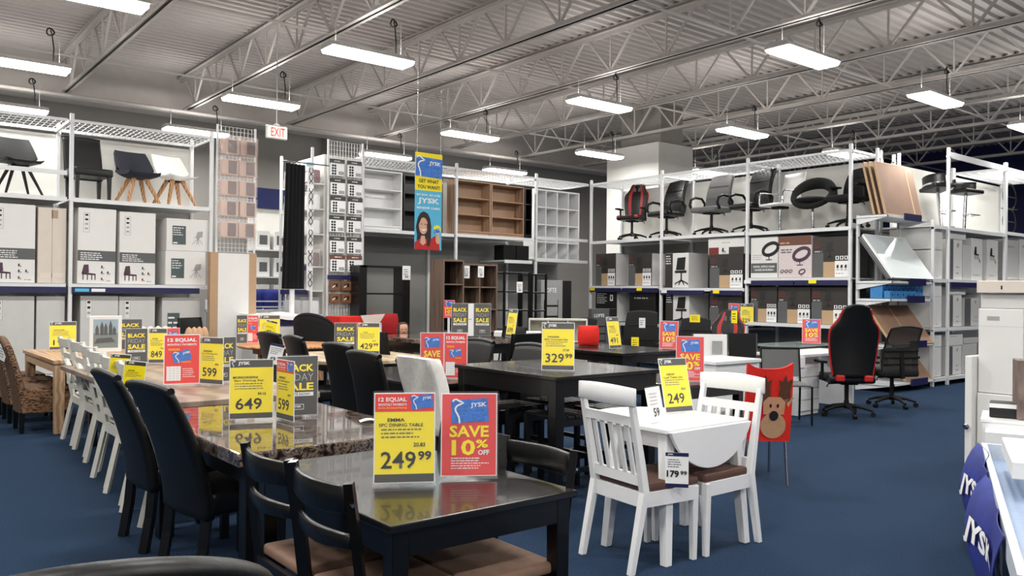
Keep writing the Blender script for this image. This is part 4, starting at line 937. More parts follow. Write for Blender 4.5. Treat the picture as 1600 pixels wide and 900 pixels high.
def pr_exec(p, w, h):
    flat(p, 'kraft_field', kt, -w*.2, w*.12, .003, h*.38); flat(p, 'white_field', paper, w*.12, w*.49, .003, h*.4); flat(p, 'grey_margin', inkg, -w*.495, -w*.2, .003, h*.6)
    for k in range(3): mini(p, w*(.2+.11*k), h*.17, h*.13, ink, 'office'); flat(p, 'icon', paper, w*(.14+.12*k), w*(.23+.12*k), h*.43, h*.52); flat(p, 'icon_mark', ink, w*(.165+.12*k), w*(.205+.12*k), h*.445, h*.505, -.002)
    lines(p, inkl, w*.15, w*.45, h*.08, 1, 1, h*.02); lines(p, inkm, -w*.45, -w*.22, h*.85, 3, h*.06, h*.03); lines(p, inkl, -w*.45, -w*.22, h*.62, 1, 1, h*.04)
    mini(p, -.02*w, h*.45, h*.42, pm('ghost_chair_ink', (.15, .14, .135), .5), 'office')
def pr_mesh(p, w, h):
    flat(p, 'dark_margin', cartond, -w*.5+.003, -w*.17, .003, h-.003); lines(p, paper, -w*.46, -w*.2, h*.9, 4, h*.07, h*.025, -.002); mini(p, w*.2, h*.08, h*.78, ink, 'office')
def pr_ringw(p, w, h):
    flat(p, 'grey_band', inkg, -w*.48, w*.48, h*.12, h*.36); text(p, 'SWIVEL OFFICE CHAIR', paper, 0, h*.25, h*.05, w*.8, -.003, .02); text(p, 'CHAISE DE BUREAU', paper, 0, h*.17, h*.05, w*.7, -.003, .02)
    mini(p, w*.24, h*.44, h*.42, ink, 'ring'); lines(p, inkl, -w*.42, w*.0, h*.55, 3, h*.05, h*.015)
def pr_ringp(p, w, h):
    flat(p, 'brown_band', cartonbr, -w*.5+.003, w*.5-.003, h*.78, h-.003); lines(p, kt, -w*.45, -w*.1, h*.82, 1, 1, h*.04, -.002); mini(p, w*.2, h*.3, h*.42, plum, 'ring'); lines(p, inkg, -w*.42, w*.0, h*.66, 2, h*.06, h*.03)
    for k in range(3): mini(p, w*(-.38+.13*k), h*.1, h*.09, ink, 'ring')
    mini(p, w*.22, h*.04, h*.16, plum, 'ring')
def pr_blackbox(p, w, h): lines(p, paper, -w*.42, w*.1, h*.9, 6, h*.06, h*.02); flat(p, 'white_label', paper, w*.2, w*.34, h*.68, h*.88); flat(p, 'label_mark', ink, w*.24, w*.3, h*.72, h*.84, -.002)
def pr_white(p, w, h): lines(p, inkl, -w*.3, w*.3, h*.8, 1, 1, h*.05)
def pr_whitebar(p, w, h):
    flat(p, 'maroon_field', inkm, -w*.48, -w*.2, .003, h*.44); flat(p, 'dark_field', cartond, w*.08, w*.49, .003, h*.44); mini(p, -.06*w, h*.06, h*.34, ink, 'chair'); lines(p, inkl, -w*.1, w*.12, h*.7, 1, 1, h*.05)
G = 'office chair cartons on the right rack'
def cr(lb, yl, yr, z0, z1, mat, pr, d=.6, x=XR): return carton(lb, (x, (yl+yr)/2, z0), q, yl-yr, d, z1-z0, mat, pr, G)
def sidew(o, w, h, d=.6):
    s = B().box(w/2+.0005, w/2+.002, .02, d-.02, .01, h-.01).build('white_side', cartonw, o); return o
sidew(cr('dark chair carton with white side, first in the corner, middle shelf', 12.74, 12.16, 1.663, 2.35, cartond, pr_exec), .58, .687)
sidew(cr('dark chair carton with white side, second from the corner, middle shelf', 11.78, 11.16, 1.663, 2.33, cartond, pr_exec), .62, .667)
sidew(cr('white carton picturing a black mesh office chair, middle shelf', 10.8, 10.22, 1.623, 2.3, cartonw, pr_mesh), .58, .677)
cr('dark chair carton under a white one, middle shelf', 9.72, 8.98, 1.623, 2.24, cartond, pr_exec)
cr('white carton with a maroon corner stacked on a dark one', 9.76, 8.95, 2.243, 2.54, cartonw, pr_whitebar)
cr('white carton with grey band picturing a ring chair', 8.82, 8.27, 1.803, 2.52, cartonw, pr_ringw)
cr('pale carton with brown band picturing a plum ring chair', 8.255, 7.62, 1.803, 2.51, cartonpk, pr_ringp)
cr('dark chair carton beside the plum ring chair carton', 7.6, 6.96, 1.803, 2.47, cartond, pr_exec)
sidew(cr('black carton with white label on the low corner shelf', 12.74, 12.12, .903, 1.55, cartonb, pr_blackbox), .62, .647)
cr('black carton right of the white-labelled one on the low corner shelf', 11.75, 11.05, .903, 1.52, cartonb, pr_white)
sidew(cr('lower white carton picturing a black mesh office chair', 10.78, 10.2, .903, 1.53, cartonw, pr_mesh), .58, .627)
cr('dark chair carton on the low shelf behind the racing chair', 9.72, 9.0, .903, 1.48, cartond, pr_exec)
cr('dark chair carton, left one of three under the ring chair cartons', 8.82, 8.28, 1.023, 1.64, cartond, pr_exec)
cr('dark chair carton, middle one of three under the ring chair cartons', 8.26, 7.64, 1.023, 1.64, cartond, pr_exec)
cr('dark chair carton, right one of three under the ring chair cartons', 7.62, 6.98, 1.023, 1.64, cartond, pr_exec)
for y, z, lb, mt in ((12.75, 1.56, 'left yellow ticket on the corner rack rail', yel), (11.4, 1.56, 'right yellow ticket on the corner rack rail', yel), (10.75, 1.52, 'white ticket on the middle office rack rail', paper), (9.5, 1.52, 'yellow ticket on the middle office rack rail', yel), (8.82, 1.7, 'white ticket on the right office rack rail', paper), (7.55, 1.7, 'yellow ticket on the right office rack rail', yel)):
    o = B().box(-.07, .07, -.006, 0, 0, .06).build('shelf_ticket', mt); tag(o, lb, 'ticket'); o.location = (12.512, y, z); o.rotation_euler = (0, 0, q)

# ================================================================ end display of leaning boards
t = thing('end_display', 'white end display with sloping trays at the end of the right rack', 'display', (12.6, 6.84, 0))
for x in (.06, .66, 1.4): B().box(x-.025, x+.025, -.02, .02, 0, 3.95 if x > .1 else 2.8).build('post', rackw, t)
for z, d in ((2.78, .5), (1.74, .58), (1.46, .56), (.74, .6), (.14, .62)):
    B().box(.0, 1.42, -d, 0, z-.035, z).build('tray', rackw, t); B().box(.55, 1.1, -d-.03, -d-.005, z-.06, z+.05).build('price_rail', navy, t)
    for x in (.03, 1.39): B().prism([(0, z-.14), (0, z), (-d, z), (-d, z-.035)], x-.015, x+.015, 'x').build('bracket', rackw, t)
def lean_board(lb, x0, x1, z, length, y0, y1, mat, edge, name='board', strip=False):
    """panel of given length leaning from y0 (foot) to y1 (head)"""
    a = math.asin(max(-.99, min(.99, (y1-y0)/length))); t = thing(name, lb, 'board', ((x0+x1)/2, y0, z)); t.rotation_euler = (-a, 0, 0); w = x1-x0
    B().box(-w/2+.01, w/2-.01, 0, .03, .01, length-.01).build('panel', mat, t); B().box(-w/2, -w/2+.01, -.003, .033, 0, length).box(w/2-.01, w/2, -.003, .033, 0, length).box(-w/2, w/2, -.003, .033, 0, .01).box(-w/2, w/2, -.003, .033, length-.01, length).build('edge_strip', edge, t)
    if strip: B().box(w*.28, w*.31, -.003, 0, .01, length-.01).build('tape_strip', kt, t)
    return t
for i, (lb, y) in enumerate((('front bronze-wrapped board of three leaning at the top of the end display', 0), ('middle bronze-wrapped board of three leaning at the top', .09), ('rear bronze-wrapped board of three leaning at the top', .18))):
    lean_board(lb, 12.62, 13.85, 2.785, .88, 6.36+y, 6.56+y, mirror_b, kt, strip=True)
lean_board('white glossy glass board leaning steeply on the end display', 12.58, 13.95, 1.79, .86, 6.22, 6.72, frost, paper); lean_board('second white glass board behind the glossy front one', 12.58, 13.9, 1.77, .84, 6.29, 6.78, frost, inkg)
bro = pm('brown_hardboard', (.55, .42, .33), .45, var=.08, scale=4)
lean_board('left brown hardboard panel leaning under the blue boxes', 12.6, 13.25, .745, .75, 6.22, 6.66, bro, kt); lean_board('right brown hardboard panel leaning under the blue boxes', 13.27, 13.95, .745, .75, 6.22, 6.66, bro, kt)
lean_board('lowest brown hardboard panel on the bottom tray', 13.1, 14.0, .15, .6, 6.25, 6.62, bro, kt)
for i in range(9):
    carton('blue lamp box %s in the back row under the white glass boards' % ('one', 'two', 'three', 'four', 'five', 'six', 'seven', 'eight', 'nine')[i], (12.7+i*.155, 6.42, 1.463), 0, .135, .2, .22, bluebox, lambda p, w, h: (flat(p, 'dark_picture', ink, -w*.12, w*.12, h*.45, h*.65), flat(p, 'pale_stripe', scyan, -w*.45, w*.45, h*.8, h*.9)), 'blue lamp boxes')
for i in range(5):
    carton('low blue lamp box in the front row, %s from the left' % ('first', 'second', 'third', 'fourth', 'fifth')[i], (12.72+i*.175, 6.3, 1.463), 0, .16, .1, .12, bluebox, lambda p, w, h: flat(p, 'dark_picture', ink, -w*.1, w*.1, h*.4, h*.65), 'blue lamp boxes')

# ================================================================ right rack: bar stools and white cartons
make('stool', bar_stool, 'left black and chrome bar stool tilted back on the right rack', (15.42, 6.75, 2.72), 0, rot=(0, D(9), D(60)), scale=(1.15, 1.15, 1.08))
make('stool', bar_stool, 'right black and chrome bar stool on the right rack', (16.35, 6.75, 2.705), 0, rot=(0, D(3), D(-20)), scale=(1.15, 1.15, 1.08))
def pr_stool(p, w, h): mini(p, -.05*w, h*.5, h*.3, ink, 'chair'); lines(p, inkl, -w*.3, w*.3, h*.12, 1, 1, h*.02); mini(p, w*.25, h*.42, h*.1, ink, 'chair')
def pr_marks(p, w, h): flat(p, 'mark', ink, -w*.38, -w*.22, h*.06, h*.12); flat(p, 'mark_inset', cartonw, -w*.36, -w*.24, h*.075, h*.105, -.002); mini(p, w*.05, h*.07, h*.05, ink, 'ring')
def pr_strip(p, w, h): flat(p, 'grey_side_print', inkg, -w*.5+.003, -w*.1, .003, h-.003); mini(p, w*.2, h*.8, h*.1, ink, 'ring'); lines(p, inkl, w*.1, w*.35, h*.3, 2, h*.15, h*.03)
GB = 'white cartons on the right rack'
def cb(lb, x0, x1, z0, h, pr, mat=cartonw, y=6.36): return carton(lb, ((x0+x1)/2, y, z0), 0, x1-x0-.01, .7, h, mat, pr, GB)
cb('upper white carton left of the stool rack post', 14.12, 14.58, 2.3, .36, pr_marks); cb('white carton under the upper one left of the stool rack post', 14.12, 14.58, 1.803, .48, pr_marks)

cb('stool carton with grey side on the upper shelf by the post', 14.75, 15.35, 1.803, .7, pr_strip); cb('small square carton stacked above the grey-sided one', 14.75, 15.5, 2.51, .16, pr_white)
cb('white carton with a printed stool, left of a pair', 15.72, 16.2, 1.803, .76, pr_stool); cb('white carton with a printed stool, right of a pair', 16.4, 16.9, 1.803, .76, pr_stool)
cb('pale grey carton between the grey-sided and stool cartons', 15.38, 15.7, 1.803, .62, None, cartong)  # plain pale grey carton without print
cb('pale carton at the right edge on the upper shelf, left one', 17.2, 17.9, 1.853, .76, pr_white, cartong); cb('pale carton at the right edge on the upper shelf, right one', 17.95, 18.6, 1.853, .8, pr_white)
cb('white carton beside the blue boxes on the third shelf', 14.12, 14.56, .983, .52, pr_marks); cb('white carton stacked high on the third shelf', 14.1, 14.56, 1.505, .24, pr_white)
cb('grey-sided carton right of the post on the third shelf', 14.75, 15.35, .983, .55, pr_strip); cb('second grey-sided carton on the third shelf', 15.45, 16.1, .983, .5, pr_strip, cartong); cb('long thin carton on top of the third shelf cartons', 14.75, 15.5, 1.54, .14, pr_white)
cb('white carton half hidden by the tall stack on the third shelf', 16.2, 16.9, .983, .6, pr_strip)
cb('white carton left of the post on the bottom shelf', 14.12, 14.56, .143, .5, pr_marks); cb('flat white carton above the bottom left carton', 14.12, 14.57, .65, .2, pr_white)
cb('grey-sided carton right of the post on the bottom shelf', 14.75, 15.35, .143, .5, pr_strip); cb('pale carton next to it on the bottom shelf', 15.4, 16.0, .143, .52, pr_marks, cartong); cb('flat white carton over the bottom grey-sided one', 14.75, 15.4, .65, .2, pr_white); cb('thin carton lying on the bottom pale carton', 15.45, 16.1, .67, .1, None, cartong)
for i, (z, lb) in enumerate(((3.25, 'upper round black metal wall rack at the right edge'), (2.76, 'lower round black metal wall rack at the right edge'))):
    t = thing('wall_basket', lb, 'rack', (17.95, 6.55, z)); B().tube([(.33*math.cos(a*PI/12), 0, .25+.25*math.sin(a*PI/12)) for a in range(24)], .014, 6, closed=True).build('ring', blackm, t, smooth=True); B().box(-.3, .3, -.01, .02, .24, .26).build('crossbar', blackm, t); B().box(-.26, .26, -.06, .06, .0, .012).build('foot_plate', blackm, t)

# ================================================================ dining area: near column of tables
def face(x, y, off=0.): return -math.atan2(x, y)+D(off)
SW, SH = .235, .34
table('dining_table', 'small black dining table in the front with yellow and red signs', 'table', (1.77, 2.865, 0), .82, 1.15, .75, espresso, blackw, th=.028, ls=.065, inset=.02)
for lb, x, y, r in (('black rail-back chair on the left of the front table, farther one', 1.5, 3.03, 90), ('black rail-back chair on the left of the front table, nearer the camera', 1.5, 2.575, 90),
                    ('black rail-back chair on the right of the front table, nearer the camera', 1.955, 2.55, -90), ('black rail-back chair on the right of the front table, behind the red sign', 1.955, 3.02, -90)):
    make('railchair', rail_back_chair, lb, (x, y, 0), D(r), 'rail-back chairs of the front table')
sign('yellow price sign reading 249.99 on the front black table', (1.68, 2.73, .751), face(1.68, 2.73, 2), [(Yw('249', 'EMMA', '5PC DINING TABLE', '99', '20.83', red_top=True), .235, .345, 0, 0, 0, D(4))])
sign('rose red SAVE 10% OFF sign on the front black table', (1.95, 2.68, .751), face(1.95, 2.68, 3), [(save10, .225, .33, 0, 0, 0, D(3))])
gt = thing('granite_table', 'polished dark granite dining table with reflections of its signs', 'table', (1.94, 4.53, 0))
B().box(-.54, .54, -.82, .82, .685, .75).build('table_top', granite, gt, bevel=.012, seg=3)
B().box(-.46, .46, -.72, .72, .58, .684).build('apron', blackw, gt)
for s in (-1, 1):
    for k in (-1, 1): B().box(s*.42-.045, s*.42+.045, k*.68-.045, k*.68+.045, 0, .6).build('leg', blackw, gt, bevel=.004)
for lb, x, y, r in (('near black leather chair with rolled back, left of the granite table', 1.6, 4.42, 97), ('far black leather chair with rolled back, left of the granite table', 1.58, 5.17, 91)):
    make('parsL', parsons(blackl, 1.02, .5, roll=.22, sweep=.05), lb, (x, y, 0), D(r), 'leather chairs of the granite table')
sign('three-panel sign, yellow 649, yellow 599 and black friday, on the granite table', (1.83, 4.6, .751), face(1.83, 4.6, 2),
     [(Yw('649', 'MORSO/KENNI', '5pc Dining Set', '', '54.16'), .24, SH, -.02, 0, 0, 0), (Yw('599', 'MORSO', '5pc Dining Set', '', '49.9', red_top=True), .22, SH, .16, -.095, D(-68), 0), (blackfri, .24, .35, .24, .06, D(8), 0)])
o = B().sheet(lambda u, v: (-.05+.1*u, -.035+.07*v, .006+.012*math.sin(3*u)), 5, 2, (0, 0, .001)).build('price_ticket', paper); tag(o, 'loose white paper ticket lying on the granite table', 'ticket'); o.location = (2.33, 4.18, .751); o.rotation_euler = (0, 0, D(-20))
table('dining_table', 'taupe wood dining table behind the granite table', 'table', (2.15, 7.2, 0), 1.1, 3.28, .76, taupe, blackw, th=.04, ls=.08, inset=.2)
sign('red 12 EQUAL payments sign joined to a yellow 599 sign on the taupe table', (2.06, 6.5, .761), face(2.06, 6.5, 4), [(equal12, .26, .38, -.05, 0, 0, 0), (Yw('599', 'KENNI', '5pc Dining Set', '', '49.9'), .24, .36, .155, -.08, D(-50), 0), (blackfri, .2, .35, .26, .09, D(10), 0)])
sign('black friday sheet joined to a yellow 849 sign on the taupe table', (2.33, 8.5, .761), face(2.33, 8.5, 3), [(blackfri, .2, .34, -.13, 0, D(8), 0), (Yw('849', 'ROSE', '7pc Dining Set', '', '70.8'), .17, .34, .06, 0, D(-14), 0), (save10, .14, .34, .2, .05, D(20), 0)])
for i, (y, fx, kind, lb) in enumerate(((8.95, 1.69, 'cross', 'farthest ivory cross-back chair, next to the wicker chairs'), (8.3, 1.67, 'cross', 'second ivory cross-back chair from the wicker chairs'), (7.6, 1.62, 'ladder', 'ivory ladder-back chair in the middle of the white row'),
                                       (6.95, 1.54, 'ladder', 'ivory ladder-back chair with yellow 79 tag'), (6.35, 1.5, 'ladder', 'ivory ladder-back chair with faded yellow tag'), (5.72, 1.46, 'ladder', 'nearest ivory ladder-back chair, behind the black leather chairs'))):
    make('ivory'+kind, ivory_chair(kind), lb, (fx+.3, y, 0), D(90), 'ivory chairs along the aisle')
for lb, pr, x, y, z, a in (('yellow 79.99 tag hanging on an ivory chair back', '79', 1.43, 6.0, .86, -22), ('faded yellow tag turned sideways on an ivory chair back', '79', 1.4, 5.5, .85, -42)):
    t = thing('price_tag', lb, 'price tag', (x, y, z), face(x, y, 8)); p = pnl(t, .13, .2, lean=D(-4)); yellow(p, .13, .2, pr, 'ROSE', 'Dining Chair', '99' if a > -30 else '')
    t.rotation_euler = (0, D(6), face(x, y, a+30))
table('dining_table', 'light oak dining table at the far left with wicker chairs', 'table', (2.2, 10.4, 0), 1.1, 1.85, .76, oak, oak, th=.04, ls=.1, inset=.02)
for lb, y in (('nearest woven wicker chair at the left edge with a paper tag', 9.95), ('second woven wicker chair behind the nearest one', 10.75), ('farthest woven wicker chair in the row at the left edge', 11.5)):
    make('wick', wicker_chair, lb, (1.62, y, 0), D(90), 'wicker chairs')
o = B().box(-.07, .07, -.003, 0, 0, .15).build('paper_tag', paper); tag(o, 'white paper tag hung at an angle on the wicker chair back', 'tag'); o.location = (1.24, 9.9, .76); o.rotation_euler = (0, D(20), D(-60)); lines(o, inkg, -.05, .05, .11, 4, .025, .008, -.005)
sign('yellow 199 price sign on the light oak table', (2.0, 10.9, .761), face(2.0, 10.9, 4), [(Yw('199', 'WICKER', 'Dining Chair', '', '16.6'), .28, .33, 0, 0, 0, D(3))])
sign('black friday SALE sheet standing on the far oak table', (2.66, 10.6, .761), face(2.66, 10.6, 0), [(blackfri, .27, .36, 0, 0, 0, D(3))])
t = thing('picture_frame', 'white framed harbour picture standing on the oak table', 'picture', (2.35, 10.4, .761), face(2.35, 10.4, 4))
p = B().box(-.17, .17, 0, .02, 0, .42).build('frame', whitel, t, bevel=.004); flat(p, 'printed_sky', pm('print_sky', (.62, .7, .75), .6), -.13, .13, .22, .38); flat(p, 'printed_water', pm('print_water', (.5, .55, .55), .6), -.13, .13, .05, .22)
m = B()
for k, (x, h) in enumerate(((-.09, .12), (-.04, .16), (0, .14), (.05, .17), (.09, .1))): m.poly([(x-.018, .2), (x+.018, .2), (x+.018, .2+h*.6), (x, .2+h), (x-.018, .2+h*.6)], -.003)
m.poly([(-.12, .1), (.1, .12), (.06, .17), (-.09, .16)], -.003); m.build('printed_harbour', inkg, p)

# ================================================================ second column of tables
ht = table('counter_table', 'tall dark counter table with a yellow 329.99 sign', 'table', (4.35, 4.84, 0), 1.08, 1.22, .92, espresso, blackw, th=.03, ls=.085, apron=.12, inset=.02)
for lb, x, y, r in (('slatted black counter stool on the left of the tall table, nearer', 4.12, 4.52, 90), ('slatted black counter stool on the left of the tall table, farther', 4.12, 5.1, 90), ('slatted black counter stool on the right of the tall table, nearer', 4.62, 4.52, -90), ('slatted black counter stool on the right of the tall table, farther', 4.62, 5.1, -90)):
    make('cstool', counter_stool, lb, (x, y, 0), D(r), 'slatted counter stools')
sign('yellow 329.99 price sign on the tall dark counter table', (4.07, 4.5, .921), face(4.07, 4.5, -2), [(Yw('329', 'HOSSA', '5PC Counter Set', '99', '27.50'), .24, .35, 0, 0, 0, D(6))])
table('dining_table', 'dark table under the red two-panel sign', 'table', (4.12, 6.35, 0), 1.05, 1.6, .75, espresso, blackw, th=.03, ls=.08)
make('parsW', parsons(blackl, 1.02, .5, wrap=True), 'black chair with its back half wrapped in white film', (3.44, 4.92, 0), D(90), 'black chairs of the middle tables')
make('parsM', parsons(blackl, 1.02, .5), 'black leather chair just left of the film-wrapped chair', (3.46, 5.72, 0), D(90), 'black chairs of the middle tables')
make('parsM', parsons(blackl), 'black leather chair overlapping the yellow sign on the pale oak table', (3.74, 6.72, 0), D(92), 'black chairs of the middle tables')
make('parsM', parsons(blackl), 'black leather chair facing us right of the red two-panel sign', (4.62, 6.65, 0), D(-88), 'black chairs of the middle tables')
make('parsM', parsons(blackl), 'black leather chair facing us behind the tall counter table', (4.6, 5.8, 0), D(-92), 'black chairs of the middle tables')
sign('red two-panel sign, SAVE 10% and 12 EQUAL, behind the film-wrapped chair', (3.96, 5.82, .751), face(3.96, 5.82, 2), [(save10, .2, .39, -.1, 0, D(4), 0), (equal12, .2, .39, .1, 0, D(-6), 0)])
t = thing('dining_table', 'pale oak table with clipped corners and black legs', 'table', (4.52, 8.5, 0))
B().prism([(-.7, -.45), (-.4, -.8), (.4, -.8), (.7, -.45), (.7, .45), (.4, .8), (-.4, .8), (-.7, .45)], .72, .76, 'z').build('table_top', paleoak, t, bevel=.005); B().box(-.5, .5, -.55, .55, .63, .72).build('apron', blackw, t)
for s in (-1, 1):
    for k in (-1, 1): B().bar((s*.45, k*.5, 0), (s*.45, k*.5, .7), .08).build('leg', blackw, t)
sign('black friday sheet joined to a yellow 99 cent price sign on the pale oak table', (4.58, 8.5, .761), face(4.58, 8.5, 0), [(blackfri, .25, .36, -.13, 0, D(3), 0), (Yw('429', 'OAK', '5pc Dining Set', '99', '35.8'), .25, .36, .13, 0, D(-6), 0)])
make('parsM', parsons(blackl), 'black chair with a yellow tag, left of the pale oak table', (3.98, 8.85, 0), D(95), 'black chairs of the middle tables')
make('parsM', parsons(blackl), 'black chair next to the one with tags, left of the pale oak table', (3.92, 8.02, 0), D(88), 'black chairs of the middle tables')
t = thing('price_tag', 'small yellow tag standing on a black chair top', 'price tag', (3.72, 8.98, .99), face(3.72, 8.98, -8)); p = pnl(t, .13, .17); yellow(p, .13, .17, '49', '', '', '', foot=False); t.rotation_euler = (0, D(14), face(3.72, 8.98, -8))
t = thing('price_tag', 'white 49.99 tag hanging behind a black chair back', 'price tag', (3.6, 8.55, .7), face(3.6, 8.55, -8)); p = pnl(t, .15, .22); flat(p, 'navy_band', navy, -.075, .075, .195, .22); lines(p, inkg, -.06, .06, .17, 4, .02, .006); text(p, '49', ink, -.02, .03, .05, .06, -.003, .03); text(p, '99', ink, .04, .055, .026, .04, -.003, .03); t.rotation_euler = (0, D(12), face(3.6, 8.55, -8))
t = thing('round_table', 'round honey oak table with a yellow 399.99 sign', 'table', (4.75, 10.75, 0)); t.scale = (.92, .92, 1)
B().at(0, 0, 0).lathe([(.02, .72), (.72, .72), (.75, .735), (.75, .75), (.72, .76), (.02, .76)], 40).build('table_top', honey, t, smooth=True)
for k in range(4): a = PI/4+k*PI/2; B().bar((.5*math.cos(a), .5*math.sin(a), 0), (.42*math.cos(a), .42*math.sin(a), .72), .07).build('leg', honey, t)
B().box(-.4, .4, -.4, .4, .62, .72).build('apron', honey, t)
sign('black friday, red and yellow 399.99 folded sign on the round honey oak table', (4.4, 11.0, .761), face(4.4, 11.0, 2), [(blackfri, .15, .38, -.2, .0, D(5), 0), (equal12, .15, .38, -.06, 0, 0, 0), (Yw('399', 'ROUND', '5pc Dining Set', '99', '33.3'), .27, .38, .16, 0, D(-4), 0)])
def tub(label, mat=blackl, h=.95):
    t = thing('tub_chair', label, 'chair')
    B().sheet(lambda u, v: ((.27+.03*v)*math.cos(PI*(1.08*u-.04)), .02+(.25+.05*v)*math.sin(PI*(1.08*u-.04)), .36+(h-.36)*v*(.55+.45*math.sin(PI*u)**.7)), 24, 8, lambda u, v: (-.05*math.cos(PI*u), -.05*math.sin(PI*u), 0)).build('backrest', mat, t, bevel=.012, smooth=True)
    B().tube([((.275)*math.cos(PI*(1.08*u/24-.04)), .02+.275*math.sin(PI*(1.08*u/24-.04)), .36+(h-.36)*(.55+.45*max(0, math.sin(PI*u/24))**.7)) for u in range(25)], .03, 8).build('top_roll', mat, t, smooth=True)
    B().box(-.25, .25, -.26, .2, .34, .47).build('seat', mat, t, bevel=.04, seg=3, smooth=True); legs4(t, .2, -.2, .16, .36, .045, blackw)
    return t
put(tub('black tub chair with rounded back behind the round table', blackf, 1.08), (5.64, 11.75, 0), 130, (1.15, 1.15, 1.05))
put(tub('glossy black chair back peeking in at the bottom left corner', blackl, .975), (.45, 1.95, 0), 165, (1.2, 1.1, 1))
def stacking(label):
    t = thing('stacking_chair', label, 'chair')
    for s in (-1, 1): B().tube([(s*.22, -.2, 0), (s*.22, -.2, .42), (s*.22, .18, .44), (s*.22, .26, .84)], .012, 6).tube([(s*.22, .22, 0), (s*.22, .16, .42)], .012, 6).build('tube_frame', blackm, t, smooth=True)
    B().box(-.22, .22, -.21, .18, .43, .45).build('seat', blackp, t, bevel=.006); B().sheet(lambda u, v: ((u-.5)*.44, .2+.07*v+.03*math.sin(PI*u), .6+.24*v), 8, 3, (0, .015, 0)).build('backrest', blackp, t, bevel=.004, smooth=True)
    return t
for i, lb in enumerate(('bottom', 'second', 'third', 'top')): make('stacking', stacking, '%s black chair in the stack near the tall white panel' % lb, (3.95, 11.9-.03*i, .085*i), D(30), 'stacked black chairs')
def plush(mat):
    def fn(label):
        t = thing('plush_seat', label, 'cushion')
        for k in range(4): B().at(-.17+.115*k, 0, 0).lathe([(.02, .62), (.07, .66), (.085, .78), (.075, .9), (.04, .97), (.005, .99)], 12).build('channel', mat, t, smooth=True)
        B().box(-.23, .23, -.2, .2, .38, .63).build('seat_block', mat, t, bevel=.05, seg=2, smooth=True); legs4(t, .18, -.15, .15, .39, .035, legwood)
        return t
    return fn
make('plushw', plush(fur_w), 'cream channelled plush seat under the left rack', (3.3, 11.9, 0), D(20)); make('plusht', plush(fur_b), 'tan plush seat beside the stacked black chairs', (3.58, 11.0, 0), D(20), scale=(.7, .8, 1.02))
make('plushw', None, 'white plush seat in front of the tall white panel', (3.42, 9.9, 0), D(20), scale=(.9, .9, .93))
t = thing('red_textile_display', 'white box draped with red and cream cloth under the end tower', 'display', (6.25, 11.7, 0))
B().box(-.3, .35, -.25, .25, 0, 1.0).build('white_box', cartonw, t)
B().sheet(lambda u, v: (-.38+.5*u, -.27-.02*math.sin(9*u), 1.1-.3*v*(1-abs(u-.5))), 8, 4, (0, .5, 0)).build('red_cloth', pillowr, t, smooth=True); B().prism([(-.05, 1.12), (.38, 1.14), (.3, 1.02), (.08, .86)], -.3, -.28, 'y').build('cream_cloth', fur_w, t)
o = B().sheet(lambda u, v: (.24*(2*u-1)*(1-.1*(2*v-1)**2), -.09*(1-(2*u-1)**2)**.5*(1-(2*v-1)**2)**.5, .34*v), 10, 10, lambda u, v: (0, .18*(1-(2*u-1)**2)**.5*(1-(2*v-1)**2)**.5+.004, 0)).build('red_cushion', pm('dark_red_velvet', (.6, .05, .07), .85, var=.1), None, smooth=True); tag(o, 'dark red velvet cushion beside the draped white box', 'cushion'); o.location = (6.78, 11.7, .8); o.rotation_euler = (0, 0, D(-30))
tag(B().box(6.62, 7.0, 11.5, 11.92, 0, .8).build('plinth_box', cartong, None, bevel=.01), 'grey plinth box under the dark red cushion', 'box')

# ================================================================ third column and office corner
t = thing('marble_counter', 'dark marbled counter table with two black friday sheets', 'table', (6.05, 8.85, 0))
B().box(-.62, .62, -.85, .85, .86, .92).build('table_top', granite, t, bevel=.012, seg=2); B().box(-.52, .52, -.75, .75, .74, .86).build('apron', blackw, t)
for s in (-1, 1):
    for k in (-1, 1): B().bar((s*.46, k*.68, 0), (s*.46, k*.68, .8), .09).build('leg', blackw, t)
sign('two black friday sheets either side of a white divider on the marbled counter', (6.3, 8.65, .921), face(6.3, 8.65, 2), [(blackfri, .22, .42, -.14, .02, D(4), 0), (lambda p, w, h: lines(p, inkl, -.03, .03, h*.5, 1, 1, .01), .07, .42, .0, -.03, D(-8), 0), (blackfri, .22, .42, .15, .0, D(-2), 0)])
for lb, x, y, r in (('dark chair with chrome rail left of the marbled counter', 5.15, 8.6, 92), ('dark chair with white tag and chrome rail near the black bookcase', 5.3, 9.5, 88), ('black chair in front of the marbled counter, below the sheets', 6.2, 7.65, 180), ('black bar-back chair right of the marbled counter', 6.95, 8.9, -90)):
    make('stacking', None, lb, (x, y, 0), D(r), 'black tube chairs', scale=(1.1, 1.1, 1.22))
sign('narrow yellow sign seen edge-on at the right end of the marbled counter', (6.55, 8.15, .921), face(6.55, 8.15, -62), [(Yw('699', 'MARBLE', 'Counter Set', '', '58.2'), SW, .36, 0, 0, 0, D(8))])
table('dining_table', 'long dark table with a red pillow on it', 'table', (8.1, 7.95, 0), 1.25, 1.75, .76, espresso, blackw, th=.04, ls=.09)
sign('yellow sign turned sideways on the long dark table', (7.95, 7.65, .761), face(7.95, 7.65, 48), [(Yw('491', 'ISLAND', '7PC Set', '', '40.9'), SW, .42, 0, 0, 0, D(10))])
sign('small red SAVE 10% sign at the corner of the long dark table', (8.5, 7.22, .761), face(8.5, 7.22, -14), [(save10, .25, .37, 0, 0, 0, D(7))])
